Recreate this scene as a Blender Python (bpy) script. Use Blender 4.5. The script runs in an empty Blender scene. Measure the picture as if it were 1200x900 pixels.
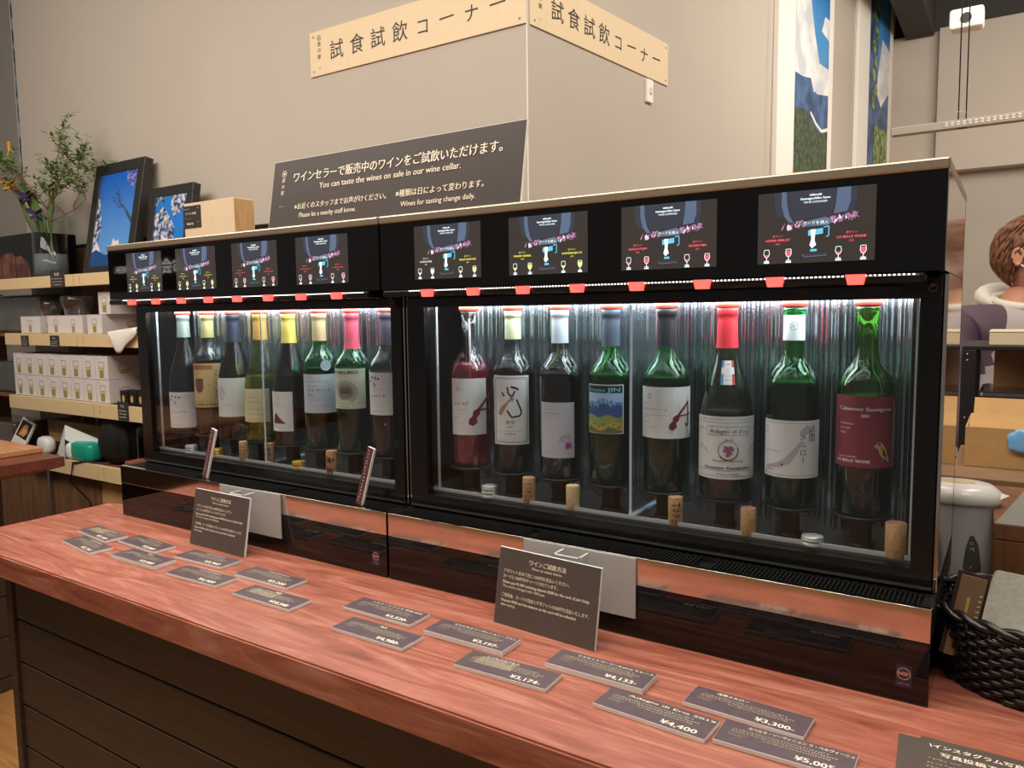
import bpy, bmesh, math, random
from mathutils import Matrix, Vector
from math import sin, cos, pi, radians as RD
random.seed(7)
SC = bpy.context.scene
COL = SC.collection

# ------------------------------------------------------------------ camera
F_PX = 895.25
YAW, PITCH, ROLL = 0.58128, -0.09324, -0.01215
_f = Vector((-sin(YAW) * cos(PITCH), cos(YAW) * cos(PITCH), sin(PITCH)))
_r = Vector((cos(YAW), sin(YAW), 0)); _u = _r.cross(_f)
_r2 = _r * cos(ROLL) + _u * sin(ROLL); _u2 = -_r * sin(ROLL) + _u * cos(ROLL)
cam_d = bpy.data.cameras.new('camera'); cam = bpy.data.objects.new('camera', cam_d); COL.objects.link(cam)
M = Matrix((_r2, _u2, -_f)).transposed().to_4x4(); M.translation = Vector((0.9687, -1.0444, 0.4984))
cam.matrix_world = M
cam_d.sensor_width = 36.0; cam_d.lens = F_PX * 36.0 / 1200.0; cam_d.clip_start = 0.02
SC.camera = cam

# ------------------------------------------------------------------ world, lights, exposure
SC.view_settings.view_transform = 'Standard'; SC.view_settings.look = 'None'
SC.view_settings.gamma = 1.0; SC.view_settings.use_curve_mapping = False
SC.view_settings.exposure = 0.0
w = bpy.data.worlds.new('world'); SC.world = w; w.use_nodes = True
w.node_tree.nodes['Background'].inputs[0].default_value = (1.0, 0.93, 0.86, 1)
w.node_tree.nodes['Background'].inputs[1].default_value = 0.15

def area(name, loc, target, sx, sy, power, col):
    l = bpy.data.lights.new(name, 'AREA'); l.shape = 'RECTANGLE'; l.size = sx; l.size_y = sy
    l.energy = power; l.color = col
    o = bpy.data.objects.new(name, l); COL.objects.link(o); o.location = loc
    o.rotation_euler = (Vector(target) - Vector(loc)).to_track_quat('-Z', 'Y').to_euler()
    return o
WARM = (1.0, 0.90, 0.79)  # unseen area lights below, added overhead to brighten counter, shelves and walls
area('added_overhead_light', (-0.1, -0.65, 2.3), (-0.1, -0.3, 0.0), 3.4, 0.8, 80, WARM)
area('added_overhead_light', (-2.6, -0.9, 2.35), (-2.8, 0.9, 0.1), 1.6, 1.0, 44, WARM)
area('added_overhead_light', (1.8, 3.4, 2.4), (0.8, 4.8, 0.6), 2.4, 1.2, 78, WARM)
area('added_overhead_light', (1.3, 1.0, 2.45), (-.44, 1.8, 1.2), 1.2, 0.8, 40, (1.0, .91, .78))
area('added_overhead_light', (-0.6, 0.1, 2.7), (-0.8, 1.3, 0.9), 1.8, 0.4, 5, (1.0, 0.88, 0.70))

# ------------------------------------------------------------------ materials
def lin(h):
    h = h.lstrip('#'); r = []
    for i in (0, 2, 4):
        c = int(h[i:i+2], 16) / 255.0
        r.append(c / 12.92 if c <= 0.04045 else ((c + 0.055) / 1.055) ** 2.4)
    return (*r, 1.0)
MATS = {}
def mat(name, col='#808080', rough=0.6, metal=0.0, noise=0.0, nscale=20.0, bump=0.0, stretch=None, coat=0.0, spec=0.5, emis=0.0, col2=None):
    if name in MATS: return MATS[name]
    m = bpy.data.materials.new(name); m.use_nodes = True; MATS[name] = m
    nt = m.node_tree; b = nt.nodes['Principled BSDF']
    c = lin(col) if isinstance(col, str) else (*col, 1)
    b.inputs['Base Color'].default_value = c; b.inputs['Roughness'].default_value = rough
    b.inputs['Metallic'].default_value = metal; b.inputs['Specular IOR Level'].default_value = spec
    b.inputs['Coat Weight'].default_value = coat
    if emis: b.inputs['Emission Color'].default_value = c; b.inputs['Emission Strength'].default_value = emis
    if noise or bump:
        tc = nt.nodes.new('ShaderNodeTexCoord'); mp = nt.nodes.new('ShaderNodeMapping')
        if stretch: mp.inputs['Scale'].default_value = stretch
        n = nt.nodes.new('ShaderNodeTexNoise'); n.inputs['Scale'].default_value = nscale; n.inputs['Detail'].default_value = 5
        nt.links.new(tc.outputs['Object'], mp.inputs[0]); nt.links.new(mp.outputs[0], n.inputs['Vector'])
        if noise:
            r = nt.nodes.new('ShaderNodeMix'); r.data_type = 'RGBA'
            c2 = lin(col2) if col2 else tuple(max(0, x * (1 - noise)) for x in c[:3]) + (1,)
            r.inputs['A'].default_value = c; r.inputs['B'].default_value = c2
            mr = nt.nodes.new('ShaderNodeMapRange'); mr.inputs[1].default_value = 0.35; mr.inputs[2].default_value = 0.65
            nt.links.new(n.outputs['Fac'], mr.inputs[0]); nt.links.new(mr.outputs[0], r.inputs['Factor'])
            nt.links.new(r.outputs['Result'], b.inputs['Base Color'])
        if bump:
            bp = nt.nodes.new('ShaderNodeBump'); bp.inputs['Strength'].default_value = bump; bp.inputs['Distance'].default_value = 0.002
            nt.links.new(n.outputs['Fac'], bp.inputs['Height']); nt.links.new(bp.outputs[0], b.inputs['Normal'])
    return m
def glassy(name, tint, fres=1.0, rough=0.02, gcol=(1, 1, 1), diffuse=0.0, dcol='#ffffff', ior=1.45, base=0.0):
    """thin clear sheet or shell: tinted transparency plus surface reflection, optionally some milky diffuse"""
    if name in MATS: return MATS[name]
    m = bpy.data.materials.new(name); m.use_nodes = True; MATS[name] = m
    nt = m.node_tree; N = nt.nodes; L = nt.links; N.clear()
    out = N.new('ShaderNodeOutputMaterial'); t = N.new('ShaderNodeBsdfTransparent'); t.inputs[0].default_value = (*tint, 1)
    g = N.new('ShaderNodeBsdfGlossy'); g.inputs['Roughness'].default_value = rough; g.inputs[0].default_value = (*gcol, 1)
    fr = N.new('ShaderNodeLayerWeight'); fr.inputs['Blend'].default_value = 0.5
    pw = N.new('ShaderNodeMath'); pw.operation = 'POWER'; pw.inputs[1].default_value = 4.0
    mu = N.new('ShaderNodeMath'); mu.operation = 'MULTIPLY_ADD'; mu.inputs[1].default_value = 0.9 * fres; mu.inputs[2].default_value = 0.03 + base
    L.new(fr.outputs['Facing'], pw.inputs[0]); L.new(pw.outputs[0], mu.inputs[0])
    mx = N.new('ShaderNodeMixShader'); L.new(mu.outputs[0], mx.inputs[0])
    last = t
    if diffuse:
        d = N.new('ShaderNodeBsdfDiffuse'); d.inputs[0].default_value = lin(dcol)
        m2 = N.new('ShaderNodeMixShader'); m2.inputs[0].default_value = diffuse
        L.new(t.outputs[0], m2.inputs[1]); L.new(d.outputs[0], m2.inputs[2]); last = m2
    L.new(last.outputs[0], mx.inputs[1]); L.new(g.outputs[0], mx.inputs[2]); L.new(mx.outputs[0], out.inputs[0])
    return m
def wood(name, c1, c2, scale=(1.5, 18, 18), rough=0.45, coat=0.0, nscale=3.0, dist=2.0, c3=None, bump=0.1):
    if name in MATS: return MATS[name]
    m = bpy.data.materials.new(name); m.use_nodes = True; MATS[name] = m
    nt = m.node_tree; N = nt.nodes; L = nt.links; b = N['Principled BSDF']
    tc = N.new('ShaderNodeTexCoord'); mp = N.new('ShaderNodeMapping'); mp.inputs['Scale'].default_value = scale
    n = N.new('ShaderNodeTexNoise'); n.inputs['Scale'].default_value = nscale; n.inputs['Detail'].default_value = 8
    n.inputs['Roughness'].default_value = 0.65; n.inputs['Distortion'].default_value = dist
    r = N.new('ShaderNodeValToRGB'); r.color_ramp.elements[0].position = 0.3; r.color_ramp.elements[0].color = lin(c1)
    r.color_ramp.elements[1].position = 0.72; r.color_ramp.elements[1].color = lin(c2)
    if c3: e = r.color_ramp.elements.new(0.52); e.color = lin(c3)
    L.new(tc.outputs['Object'], mp.inputs[0]); L.new(mp.outputs[0], n.inputs['Vector']); L.new(n.outputs['Fac'], r.inputs[0])
    L.new(r.outputs[0], b.inputs['Base Color']); b.inputs['Roughness'].default_value = rough; b.inputs['Coat Weight'].default_value = coat
    b.inputs['Coat Roughness'].default_value = 0.15
    if bump:
        bp = N.new('ShaderNodeBump'); bp.inputs['Strength'].default_value = bump; bp.inputs['Distance'].default_value = 0.001
        L.new(n.outputs['Fac'], bp.inputs['Height']); L.new(bp.outputs[0], b.inputs['Normal'])
    return m

m_wall = mat('wall_paint', '#b8aea2', 0.85, noise=0.04, nscale=2.0, bump=0.05)
m_wall2 = mat('wall_paint_grey', '#aaa298', 0.85, noise=0.05, nscale=3.0)
m_dark = mat('dark_ceiling', '#3a3632', 0.8)
m_steel = mat('polished_steel', '#d9cdbf', 0.09, 1.0, noise=0.06, nscale=30)
m_steelb = mat('brushed_steel', '#b5b2ae', 0.3, 1.0, noise=0.08, nscale=8, stretch=(1, 1, 40))
m_black = mat('black_gloss', '#0a0807', 0.03)
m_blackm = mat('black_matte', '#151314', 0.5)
m_frameb = mat('black_door_frame', '#0d0c0c', 0.25)
m_tray = mat('tray_black_steel', '#2c2b2c', 0.35, 0.7)
m_bar = mat('tray_bar', '#50504f', 0.3, 0.9)
m_white = mat('white_board', '#e9e4dc', 0.6)
m_brown = mat('brown_sign_print', '#564b44', 0.45, noise=0.08, nscale=60)
m_card = mat('brown_card_print', '#65565a', 0.3, noise=0.1, nscale=60, coat=0.3)
m_ink = mat('cream_ink', '#fff0d6', 0.5)
m_gold = mat('gold_ink', '#e6d6aa', 0.5)
m_dim = mat('dim_ink', '#c4b294', 0.5)
m_inkd = mat('dark_ink', '#2b221d', 0.6)
m_inkg = mat('grey_ink', '#8a8a8a', 0.6)
m_beige = mat('beige_sign_board', '#e0c9a6', 0.6, noise=0.03, nscale=40)
m_fascia = mat('beige_shelf_edge', '#dcc294', 0.55)
m_wtop = wood('rosewood', '#82432f', '#c98d78', (1.1, 11, 11), 0.40, 0.12, 2.4, 2.2, '#ac6651', 0.04)
m_plank = wood('dark_stained_plank', '#33271d', '#4b3c2d', (1.2, 22, 22), 0.55, 0, 3, 1.2)
m_wbrown = wood('walnut_panel', '#5d3c27', '#8a6244', (6, 6, 0.8), 0.6, 0, 4, 1.0)
m_oak = wood('oak_panel', '#b08552', '#d3aa72', (8, 8, 0.7), 0.6, 0, 4, 1.0)
m_pine = wood('pale_pine', '#d8b58a', '#ecd2ae', (8, 8, 1.0), 0.6, 0, 4, 0.6)
m_floor = wood('floor_oak', '#a9713e', '#d3a064', (1.0, 14, 14), 0.45, 0.1, 3, 1.2)
m_kraft = mat('kraft_board', '#b58c58', 0.8, noise=0.08, nscale=30)
m_kraftd = mat('brown_board', '#8a6a4c', 0.7, noise=0.1, nscale=20)
m_cork = mat('cork', '#c9a071', 0.85, noise=0.3, nscale=260, bump=0.4)
m_corkr = mat('wine_stained_cork', '#a06c5c', 0.85, noise=0.3, nscale=260)
m_capsil = mat('silver_screw_cap', '#cfd0cc', 0.4, 0.5)
m_capgold = mat('gold_screw_cap', '#d0ab4a', 0.4, 0.5)
m_glass = glassy('clear_glass', (0.97, 0.98, 0.98), 0.8)
m_doorglass = glassy('door_glass', (0.96, 0.97, 0.97), 0.75, base=0.0)
m_acr = glassy('acrylic', (0.93, 0.96, 0.98), .8, 0.03, diffuse=0.015)
m_frost = glassy('frosted_acrylic', (0.86, 0.86, 0.86), 0.7, 0.3, diffuse=0.5, dcol='#d8d4cf')
m_red = mat('red_tap_light', (1.0, 0.11, 0.09), 0.4, emis=1.5)
m_redcore = mat('red_tap_core', (1.0, 0.55, 0.45), 0.4, emis=2.2)
m_gasket = mat('red_silicone', '#d6503f', 0.4)
m_led = mat('led_strip_white', (0.85, 0.95, 1.0), 0.4, emis=16.0)
m_leddot = mat('led_dot_white', (0.9, 0.97, 1.0), 0.4, emis=3.0)

# ------------------------------------------------------------------ mesh helpers
class B:
    """collects geometry for ONE mesh object"""
    def __init__(s): s.v = []; s.f = []; s.mi = []; s.ms = []; s.sm = []
    def mid(s, m):
        if m not in s.ms: s.ms.append(m)
        return s.ms.index(m)
    def add(s, vs, fs, m=None, smooth=False, X=None):
        o = len(s.v); k = s.mid(m)
        s.v += [tuple(X @ Vector(p)) if X else tuple(p) for p in vs]
        for f in fs: s.f.append(tuple(i + o for i in f)); s.mi.append(k); s.sm.append(smooth)
        return s
    def box(s, a, b, m=None, X=None, bev=0.0):
        if bev > 0:
            bm = bmesh.new(); bmesh.ops.create_cube(bm, size=1)
            for v in bm.verts: v.co = Vector([(a[i] + b[i]) / 2 + v.co[i] * (b[i] - a[i]) for i in range(3)])
            bmesh.ops.bevel(bm, geom=bm.edges[:], offset=bev, segments=2, affect='EDGES', profile=0.5)
            return s.bm(bm, m, X)
        x0, y0, z0 = a; x1, y1, z1 = b
        vs = [(x0,y0,z0),(x1,y0,z0),(x1,y1,z0),(x0,y1,z0),(x0,y0,z1),(x1,y0,z1),(x1,y1,z1),(x0,y1,z1)]
        return s.add(vs, [(3,2,1,0),(4,5,6,7),(0,1,5,4),(1,2,6,5),(2,3,7,6),(3,0,4,7)], m, False, X)
    def bm(s, bm, m=None, X=None, smooth=False):
        bm.verts.index_update()
        s.add([v.co[:] for v in bm.verts], [tuple(v.index for v in f.verts) for f in bm.faces], m, smooth, X); bm.free(); return s
    def lathe(s, prof, n=24, m=None, X=None, cap=True, sx=1.0, sy=1.0):
        vs = [(r * cos(2*pi*i/n) * sx, r * sin(2*pi*i/n) * sy, z) for r, z in prof for i in range(n)]
        fs = [(j*n+i, j*n+(i+1) % n, (j+1)*n+(i+1) % n, (j+1)*n+i) for j in range(len(prof)-1) for i in range(n)]
        s.add(vs, fs, m, True, X)
        if cap:
            if prof[0][0] > 1e-5: s.add(vs[:n], [tuple(range(n))[::-1]], m, False, X)
            if prof[-1][0] > 1e-5: s.add(vs[-n:], [tuple(range(n))], m, False, X)
        return s
    def tube(s, pts, r, n=6, m=None, X=None):
        pts = [Vector(p) for p in pts]; R = r if isinstance(r, (list, tuple)) else [r] * len(pts)
        vs = []; ref = Vector((0.13, 0.21, 0.97))
        for i, p in enumerate(pts):
            t = (pts[min(i+1, len(pts)-1)] - pts[max(i-1, 0)]).normalized()
            a = t.cross(ref); a = a.normalized() if a.length > 1e-4 else Vector((1, 0, 0)); b = t.cross(a)
            vs += [tuple(p + (a * cos(2*pi*k/n) + b * sin(2*pi*k/n)) * R[i]) for k in range(n)]
        fs = [(j*n+i, j*n+(i+1) % n, (j+1)*n+(i+1) % n, (j+1)*n+i) for j in range(len(pts)-1) for i in range(n)]
        fs += [tuple(range(n))[::-1], tuple(range((len(pts)-1)*n, len(pts)*n))]
        return s.add(vs, fs, m, True, X)
    def prism(s, poly, d0, d1, m=None, X=None, ax='y'):
        """poly in (u,v); extruded along ax from d0 to d1"""
        def P(u, v, d): return {'y': (u, d, v), 'x': (d, u, v), 'z': (u, v, d)}[ax]
        n = len(poly); vs = [P(u, v, d0) for u, v in poly] + [P(u, v, d1) for u, v in poly]
        fs = [tuple(range(n)), tuple(range(2*n-1, n-1, -1))] + [(i+n, (i+1) % n + n, (i+1) % n, i) for i in range(n)]
        return s.add(vs, fs, m, False, X)
    def build(s, name, parent=None, m=None, loc=None):
        me = bpy.data.meshes.new(name); me.from_pydata(s.v, [], s.f)
        for k in s.ms: me.materials.append(k or m)
        me.polygons.foreach_set('material_index', s.mi); me.polygons.foreach_set('use_smooth', s.sm)
        me.update()
        bm = bmesh.new(); bm.from_mesh(me); 
        if len(s.f) < 60000: bmesh.ops.recalc_face_normals(bm, faces=bm.faces)
        bm.to_mesh(me); bm.free()
        o = bpy.data.objects.new(name, me); COL.objects.link(o)
        if parent is not None: o.parent = parent
        if loc: o.location = loc
        return o
def thing(name, label, cat, loc=(0, 0, 0), rz=0, group=None):
    o = bpy.data.objects.new(name, None); COL.objects.link(o); o.location = loc; o.rotation_euler = (0, 0, rz)
    o.empty_display_size = 0.05; o['label'] = label; o['category'] = cat
    if group: o['group'] = group
    return o
def tag(o, label, cat, group=None, kind=None):
    o['label'] = label; o['category'] = cat
    if group: o['group'] = group
    if kind: o['kind'] = kind
    return o
def struct(o, label=None):
    o['kind'] = 'structure'
    if label: o['label'] = label
    return o
def cp(o, parent=None, name=None):
    c = o.copy(); COL.objects.link(c)
    if parent is not None: c.parent = parent
    return c

# ------------------------------------------------------------------ flat print (lettering and drawings) laid on a surface
_TX = {}
def glyphs(body, res=3):
    k = (body, res)
    if k not in _TX:
        c = bpy.data.curves.new('t', 'FONT'); c.body = body; c.size = 1; c.resolution_u = res
        o = bpy.data.objects.new('t', c); COL.objects.link(o)
        bpy.context.view_layer.update()
        dg = bpy.context.evaluated_depsgraph_get(); me = bpy.data.meshes.new_from_object(o.evaluated_get(dg))
        vs = [(v.co.x, v.co.y) for v in me.vertices]; fs = [tuple(p.vertices) for p in me.polygons]
        bpy.data.objects.remove(o); bpy.data.curves.remove(c); bpy.data.meshes.remove(me)
        _TX[k] = (vs, fs)
    return _TX[k]
class Art:
    """2-D drawing in (u right, v up) metres, later mapped onto a surface"""
    def __init__(s): s.it = []
    def text(s, body, u, v, h, m, w=None, align='l', res=2, layer=2, bold=0.0, shear=0.0, rot=0.0, emb=1.0):
        vs, fs = glyphs(body, res)
        if not vs: return s
        x0 = min(p[0] for p in vs); x1 = max(p[0] for p in vs); k = h
        W = (x1 - x0) * k; kx = k * (w / W) if w else k; W = w or W
        ou = u - (0 if align == 'l' else W / 2 if align == 'c' else W)
        for b in ([0.0] if not bold else [-bold, bold]):
            P = [(ou + (p[0] - x0) * kx + b + shear * p[1] * k, v + p[1] * k) for p in vs]
            if rot: P = [(u + (a - u) * cos(rot) - (q - v) * sin(rot), v + (a - u) * sin(rot) + (q - v) * cos(rot)) for a, q in P]
            s.it.append((P, fs, m, layer))
        return s
    def vtext(s, body, u, v, h, m, gap=1.08, **k):
        for i, ch in enumerate(body):
            if ch == 'ー': s.poly([(u - h * .05, v - i * h * gap - h * .4), (u + h * .05, v - i * h * gap - h * .4), (u + h * .05, v - i * h * gap + h * .4), (u - h * .05, v - i * h * gap + h * .4)], m, k.get('layer', 2)); continue
            s.text(ch, u, v - i * h * gap - h * .35, h, m, align='c', **k)
        return s
    def poly(s, pts, m, layer=1):
        s.it.append(([tuple(p) for p in pts], [tuple(range(len(pts)))], m, layer)); return s
    def rect(s, u0, v0, u1, v1, m, layer=0, nu=1):
        vs = []; fs = []
        for i in range(nu + 1):
            u = u0 + (u1 - u0) * i / nu; vs += [(u, v0), (u, v1)]
            if i: fs.append((2*i-2, 2*i, 2*i+1, 2*i-1))
        s.it.append((vs, fs, m, layer)); return s
    def frame(s, u0, v0, u1, v1, t, m, layer=1, nu=1):
        s.rect(u0, v0, u1, v0 + t, m, layer, nu); s.rect(u0, v1 - t, u1, v1, m, layer, nu)
        s.rect(u0, v0, u0 + t, v1, m, layer); s.rect(u1 - t, v0, u1, v1, m, layer); return s
    def disc(s, u, v, r, m, layer=1, n=16, ry=None):
        return s.poly([(u + r * cos(2*pi*i/n), v + (ry or r) * sin(2*pi*i/n)) for i in range(n)], m, layer)
    def ring(s, u, v, r, t, m, layer=1, n=20, a0=0, a1=2*pi, ry=None):
        ry = ry or r; vs = []; fs = []
        for i in range(n + 1):
            a = a0 + (a1 - a0) * i / n
            vs += [(u + (r - t) * cos(a), v + (ry - t) * sin(a)), (u + r * cos(a), v + ry * sin(a))]
            if i: fs.append((2*i-2, 2*i-1, 2*i+1, 2*i))
        s.it.append((vs, fs, m, layer)); return s
    def line(s, pts, t, m, layer=2):
        for a, b in zip(pts, pts[1:]):
            a = Vector(a); b = Vector(b); d = (b - a)
            if d.length < 1e-7: continue
            n = Vector((-d.y, d.x)).normalized() * t / 2
            s.poly([a - n, b - n, b + n, a + n], m, layer)
        return s
    def marks(s, u, v, w, h, m, n=None, layer=2, seed=0):
        """a line of print too small to read: a run of tiny strokes"""
        r = random.Random(seed + int(u * 9999) + int(v * 7777)); n = n or max(2, int(w / (h * 0.95))); p = w / n
        for i in range(n):
            x = u + i * p
            for k in range(2):
                a = x + r.uniform(0, .5) * p; b = v + r.uniform(0, .6) * h
                if r.random() < .5: s.rect(a, b, a + p * .5, b + h * .2, m, layer)
                else: s.rect(a, v + r.uniform(0, .25) * h, a + h * .18, v + h * r.uniform(.6, 1), m, layer)
        return s
    def build(s, name, parent, fn, eps=0.00025, sub=0):
        b = B()
        for k_, (P, fs, m, l) in enumerate(s.it):
            l = l + (k_ % 45) * .016
            if sub and len(P) < 70 and len(fs) == 1 and max(p[0] for p in P) - min(p[0] for p in P) > sub:
                bm = bmesh.new(); f = bm.faces.new([bm.verts.new((u, v, 0)) for u, v in P]); bmesh.ops.triangulate(bm, faces=[f])
                for _ in range(4):
                    es = [e for e in bm.edges if abs(e.verts[0].co.x - e.verts[1].co.x) > sub]
                    if not es: break
                    bmesh.ops.subdivide_edges(bm, edges=es, cuts=1); bmesh.ops.triangulate(bm, faces=[q for q in bm.faces if len(q.verts) > 3])
                bm.verts.index_update(); P = [(v.co.x, v.co.y) for v in bm.verts]; fs = [tuple(v.index for v in q.verts) for q in bm.faces]; bm.free()
            b.add([fn(u, v, (l + 1) * eps) for u, v in P], fs, m)
        me = bpy.data.meshes.new(name); me.from_pydata(b.v, [], b.f)
        for k in b.ms: me.materials.append(k)
        me.polygons.foreach_set('material_index', b.mi); me.update()
        o = bpy.data.objects.new(name, me); COL.objects.link(o); o.parent = parent; return o
front = lambda x0, y, z0: (lambda u, v, d: (x0 + u, y - d, z0 + v))      # faces -Y
up = lambda x0, y0, z: (lambda u, v, d: (x0 + u, y0 + v, z + d))         # faces +Z

# ------------------------------------------------------------------ room
FZ = -0.95
struct(B().box((-6, -4.5, FZ - .05), (5, 7, FZ), m_floor).build('floor'))
struct(B().box((-4.0, 1.25, FZ), (-.462, 1.35, 3.3), m_wall).build('wall_back'))
struct(B().box((-6, 1.6, FZ), (-4.0, 1.7, 3.3), m_wall2).build('wall_left_recess'))
wa = RD(6.5); wu = Vector((sin(wa), cos(wa), 0)); wn = Vector((cos(wa), -sin(wa), 0)); WC = Vector((-.462, 1.25, 0))
XR = Matrix(((wn.x, wu.x, 0, WC.x), (wn.y, wu.y, 0, WC.y), (0, 0, 1, 0), (0, 0, 0, 1)))   # local x out of wall, y along it
struct(B().box((-.1, 0, FZ), (0, 4.75, 3.3), m_wall, XR).build('wall_side'))
struct(B().prism([(-.463, 1.2495), (-.4605, 1.2495), (-.4605, 1.2535), (-.463, 1.2535)], FZ, 3.3, m_white, ax='z').build('trim_1'))
struct(B().box((-.05, 6.0, FZ), (5, 6.1, 1.55), m_wall2).build('wall_far'))
struct(B().box((.40, 5.86, 1.55), (5, 6.1, 2.63), m_wall).build('wall_far_upper'))
struct(B().box((-.05, 5.93, 1.55), (.40, 6.1, 2.63), m_wall).build('wall_far_corner'))
struct(B().box((-.8, 1.3, 3.2), (5, 6.4, 3.3), m_dark).build('ceiling'))
struct(B().box((-.05, 6.0, 2.6), (5, 6.4, 3.3), m_dark).build('wall_far_top'))
tag(B().box((.16, 2.6, 2.60), (.36, 5.92, 2.9), m_dark, bev=.01).build('ceiling_duct'), 'dark square duct running along the ceiling to the far wall', 'duct')

# signs on the walls
def board_sign(name, label, L, fn, X):
    t = B().box((0, 0, 0), (L, .006, .177), m_beige, bev=.001).build(name)
    t.matrix_world = X
    tag(t, label, 'sign', 'pale boards with dark lettering around the wall corner')
    a = Art(); a.ring(.055, .148, .0105, .0016, m_inkd); 
    for k in range(3): a.line([(.055, .148), (.055 + .009 * cos(pi/2 + k*2.094), .148 + .009 * sin(pi/2 + k*2.094))], .0022, m_inkd)
    a.vtext('旅の駅', .055, .124, .020, m_inkd, 1.25); a.marks(.046, .032, .02, .003, m_inkd, 8); a.marks(.046, .026, .016, .003, m_inkd, 7)
    for i, ch in enumerate('試食試飲コーナー'):
        u = .155 + i * (L - .19) / 8 * 1.04
        if ch == 'ー': a.line([(u - .033, .088), (u + .033, .091)], .0055, m_inkd)
        else: a.text(ch, u, .056, .080 if i < 4 else .068, m_inkd, align='c', res=4)
    a.build('lettering', t, lambda u, v, d: (u, -d, v))
    for u in (.022, L - .022):
        for v in (.02, .157): B().lathe([(.0045, 0), (.0045, .002), (.001, .003)], 10, m_wall2, Matrix.Translation((u, 0, v)) @ Matrix.Rotation(RD(90), 4, 'X')).build('pin', t)
    return t
board_sign('wall_sign', 'long pale sign board with dark lettering on the wall above the black notice', 1.052, None, Matrix.Translation((-1.514, 1.243, 1.478)))
XS = XR @ Matrix.Translation((.0005, .015, 1.478)) @ Matrix.Rotation(RD(90), 4, 'Z') @ Matrix.Translation((0, -.006, 0))
board_sign('wall_sign', 'long pale sign board on the side wall, above the small white switch', .97, None, XS)
sw = B().box((0, .795, 1.375), (.014, .845, 1.47), m_white, XR, bev=.003).build('wall_switch')
tag(sw, 'small white switch box under the end of the side wall sign', 'switch')
B().box((.014, .812, 1.41), (.019, .828, 1.436), m_beige, XR, bev=.001).build('rocker', sw)

# ------------------------------------------------------------------ canvas prints
def sky_print(name, c1, c2, scale):
    m = bpy.data.materials.new(name); m.use_nodes = True; nt = m.node_tree; N = nt.nodes; L = nt.links; b = N['Principled BSDF']
    tc = N.new('ShaderNodeTexCoord'); n = N.new('ShaderNodeTexNoise'); n.inputs['Scale'].default_value = scale; n.inputs['Detail'].default_value = 6
    r = N.new('ShaderNodeValToRGB'); r.color_ramp.elements[0].position = .42; r.color_ramp.elements[0].color = lin(c1); r.color_ramp.elements[1].position = .6; r.color_ramp.elements[1].color = lin(c2)
    L.new(tc.outputs['Object'], n.inputs['Vector']); L.new(n.outputs['Fac'], r.inputs[0]); L.new(r.outputs[0], b.inputs['Base Color']); b.inputs['Roughness'].default_value = .35
    MATS[name] = m; return m
p_sky = sky_print('print_sky', '#2f77b8', '#4f93cc', 2); p_cloud = sky_print('print_cloud', '#c9cfd4', '#f0efed', 6)
p_mtn = sky_print('print_mountain', '#27436b', '#4a6f9a', 9); p_forest = sky_print('print_forest', '#24382a', '#4c5d43', 30); p_leafy = sky_print('print_leaves', '#3e5a2a', '#9bab6a', 25)
def canvas(label, s0, s1, z0, z1, art, m0, m1, out=.03):
    t = B().box((.0005, s0, z0), (out, s1, z1), m_white, XR, bev=.003).build('canvas_print')
    p0 = XR @ Vector((.03, s0 - .06, 3.19)); p1 = XR @ Vector((.03, s0 - .10, 1.0)); B().tube([p0, p1], .002, 6, m_wall2).build('hanging_cord', t)
    tag(t, label, 'picture', 'tall landscape prints on the side wall')
    a = Art(); art(a, s1 - s0 - m0 - m1, z1 - z0 - .02)
    def fn(u, v, d): p = XR @ Vector((out + d, s0 + m0 + u, z0 + .01 + v)); return tuple(p)
    a.build('printed_picture', t, fn, .0006)
def art1(a, W, H):
    a.rect(0, 0, W, H, p_sky, 0)
    z = lambda zz: zz - 1.0
    a.poly([(0, z(1.7)), (0, z(2.9)), (W*.25, z(2.55)), (W*.55, z(2.15)), (W*.7, z(2.0)), (W, z(2.0)), (W, z(1.72)), (W*.8, z(1.76)), (W*.6, z(1.82))], p_cloud, 1)
    a.poly([(W*.75, z(2.2)), (W, z(2.17)), (W, z(2.3)), (W*.85, z(2.3))], p_cloud, 1)
    a.poly([(0, z(1.4)), (0, z(1.86)), (W*.2, z(1.86)), (W*.45, z(1.88)), (W*.55, z(1.8)), (W, z(1.84)), (W, z(1.4))], p_mtn, 2)
    a.poly([(0, 0), (0, z(1.66)), (W*.3, z(1.68)), (W*.55, z(1.62)), (W*.75, z(1.58)), (W, z(1.64)), (W, 0)], p_forest, 3)
    a.line([(W*.45, z(1.68)), (W*.62, z(1.63)), (W*.8, z(1.6)), (W, z(1.63))], .02, p_cloud, 4)
def art2(a, W, H):
    a.rect(0, 0, W, H, p_mtn, 0); z = lambda zz: zz - 1.0
    a.poly([(W*.35, z(2.2)), (W*.5, z(2.9)), (W, z(2.9)), (W, z(2.2)), (W*.7, z(2.1))], p_sky, 1)
    a.poly([(W*.35, z(2.1)), (W*.6, z(2.5)), (W, z(2.45)), (W, z(2.15)), (W*.6, z(2.0))], p_cloud, 2)
    a.rect(W*.3, 0, W, z(1.85), p_leafy, 1)
    for k in range(9): a.disc(W*(.22+.1*(k % 2)), z(2.0+.1*k), .05, p_leafy, 3, 7)
canvas('tall print of blue sky, white cloud and dark forest on the side wall', 2.2, 3.14, 1.0, 3.1, art1, .26, .09)
canvas('tall print with dark trunk and green leaves nearest the far corner', 3.68, 4.58, 1.0, 3.1, art2, .27, .10)
def cable(name, a, b, r=.003, m=None): return B().tube([a, b], r, 6, m or m_dark).build(name)

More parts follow.
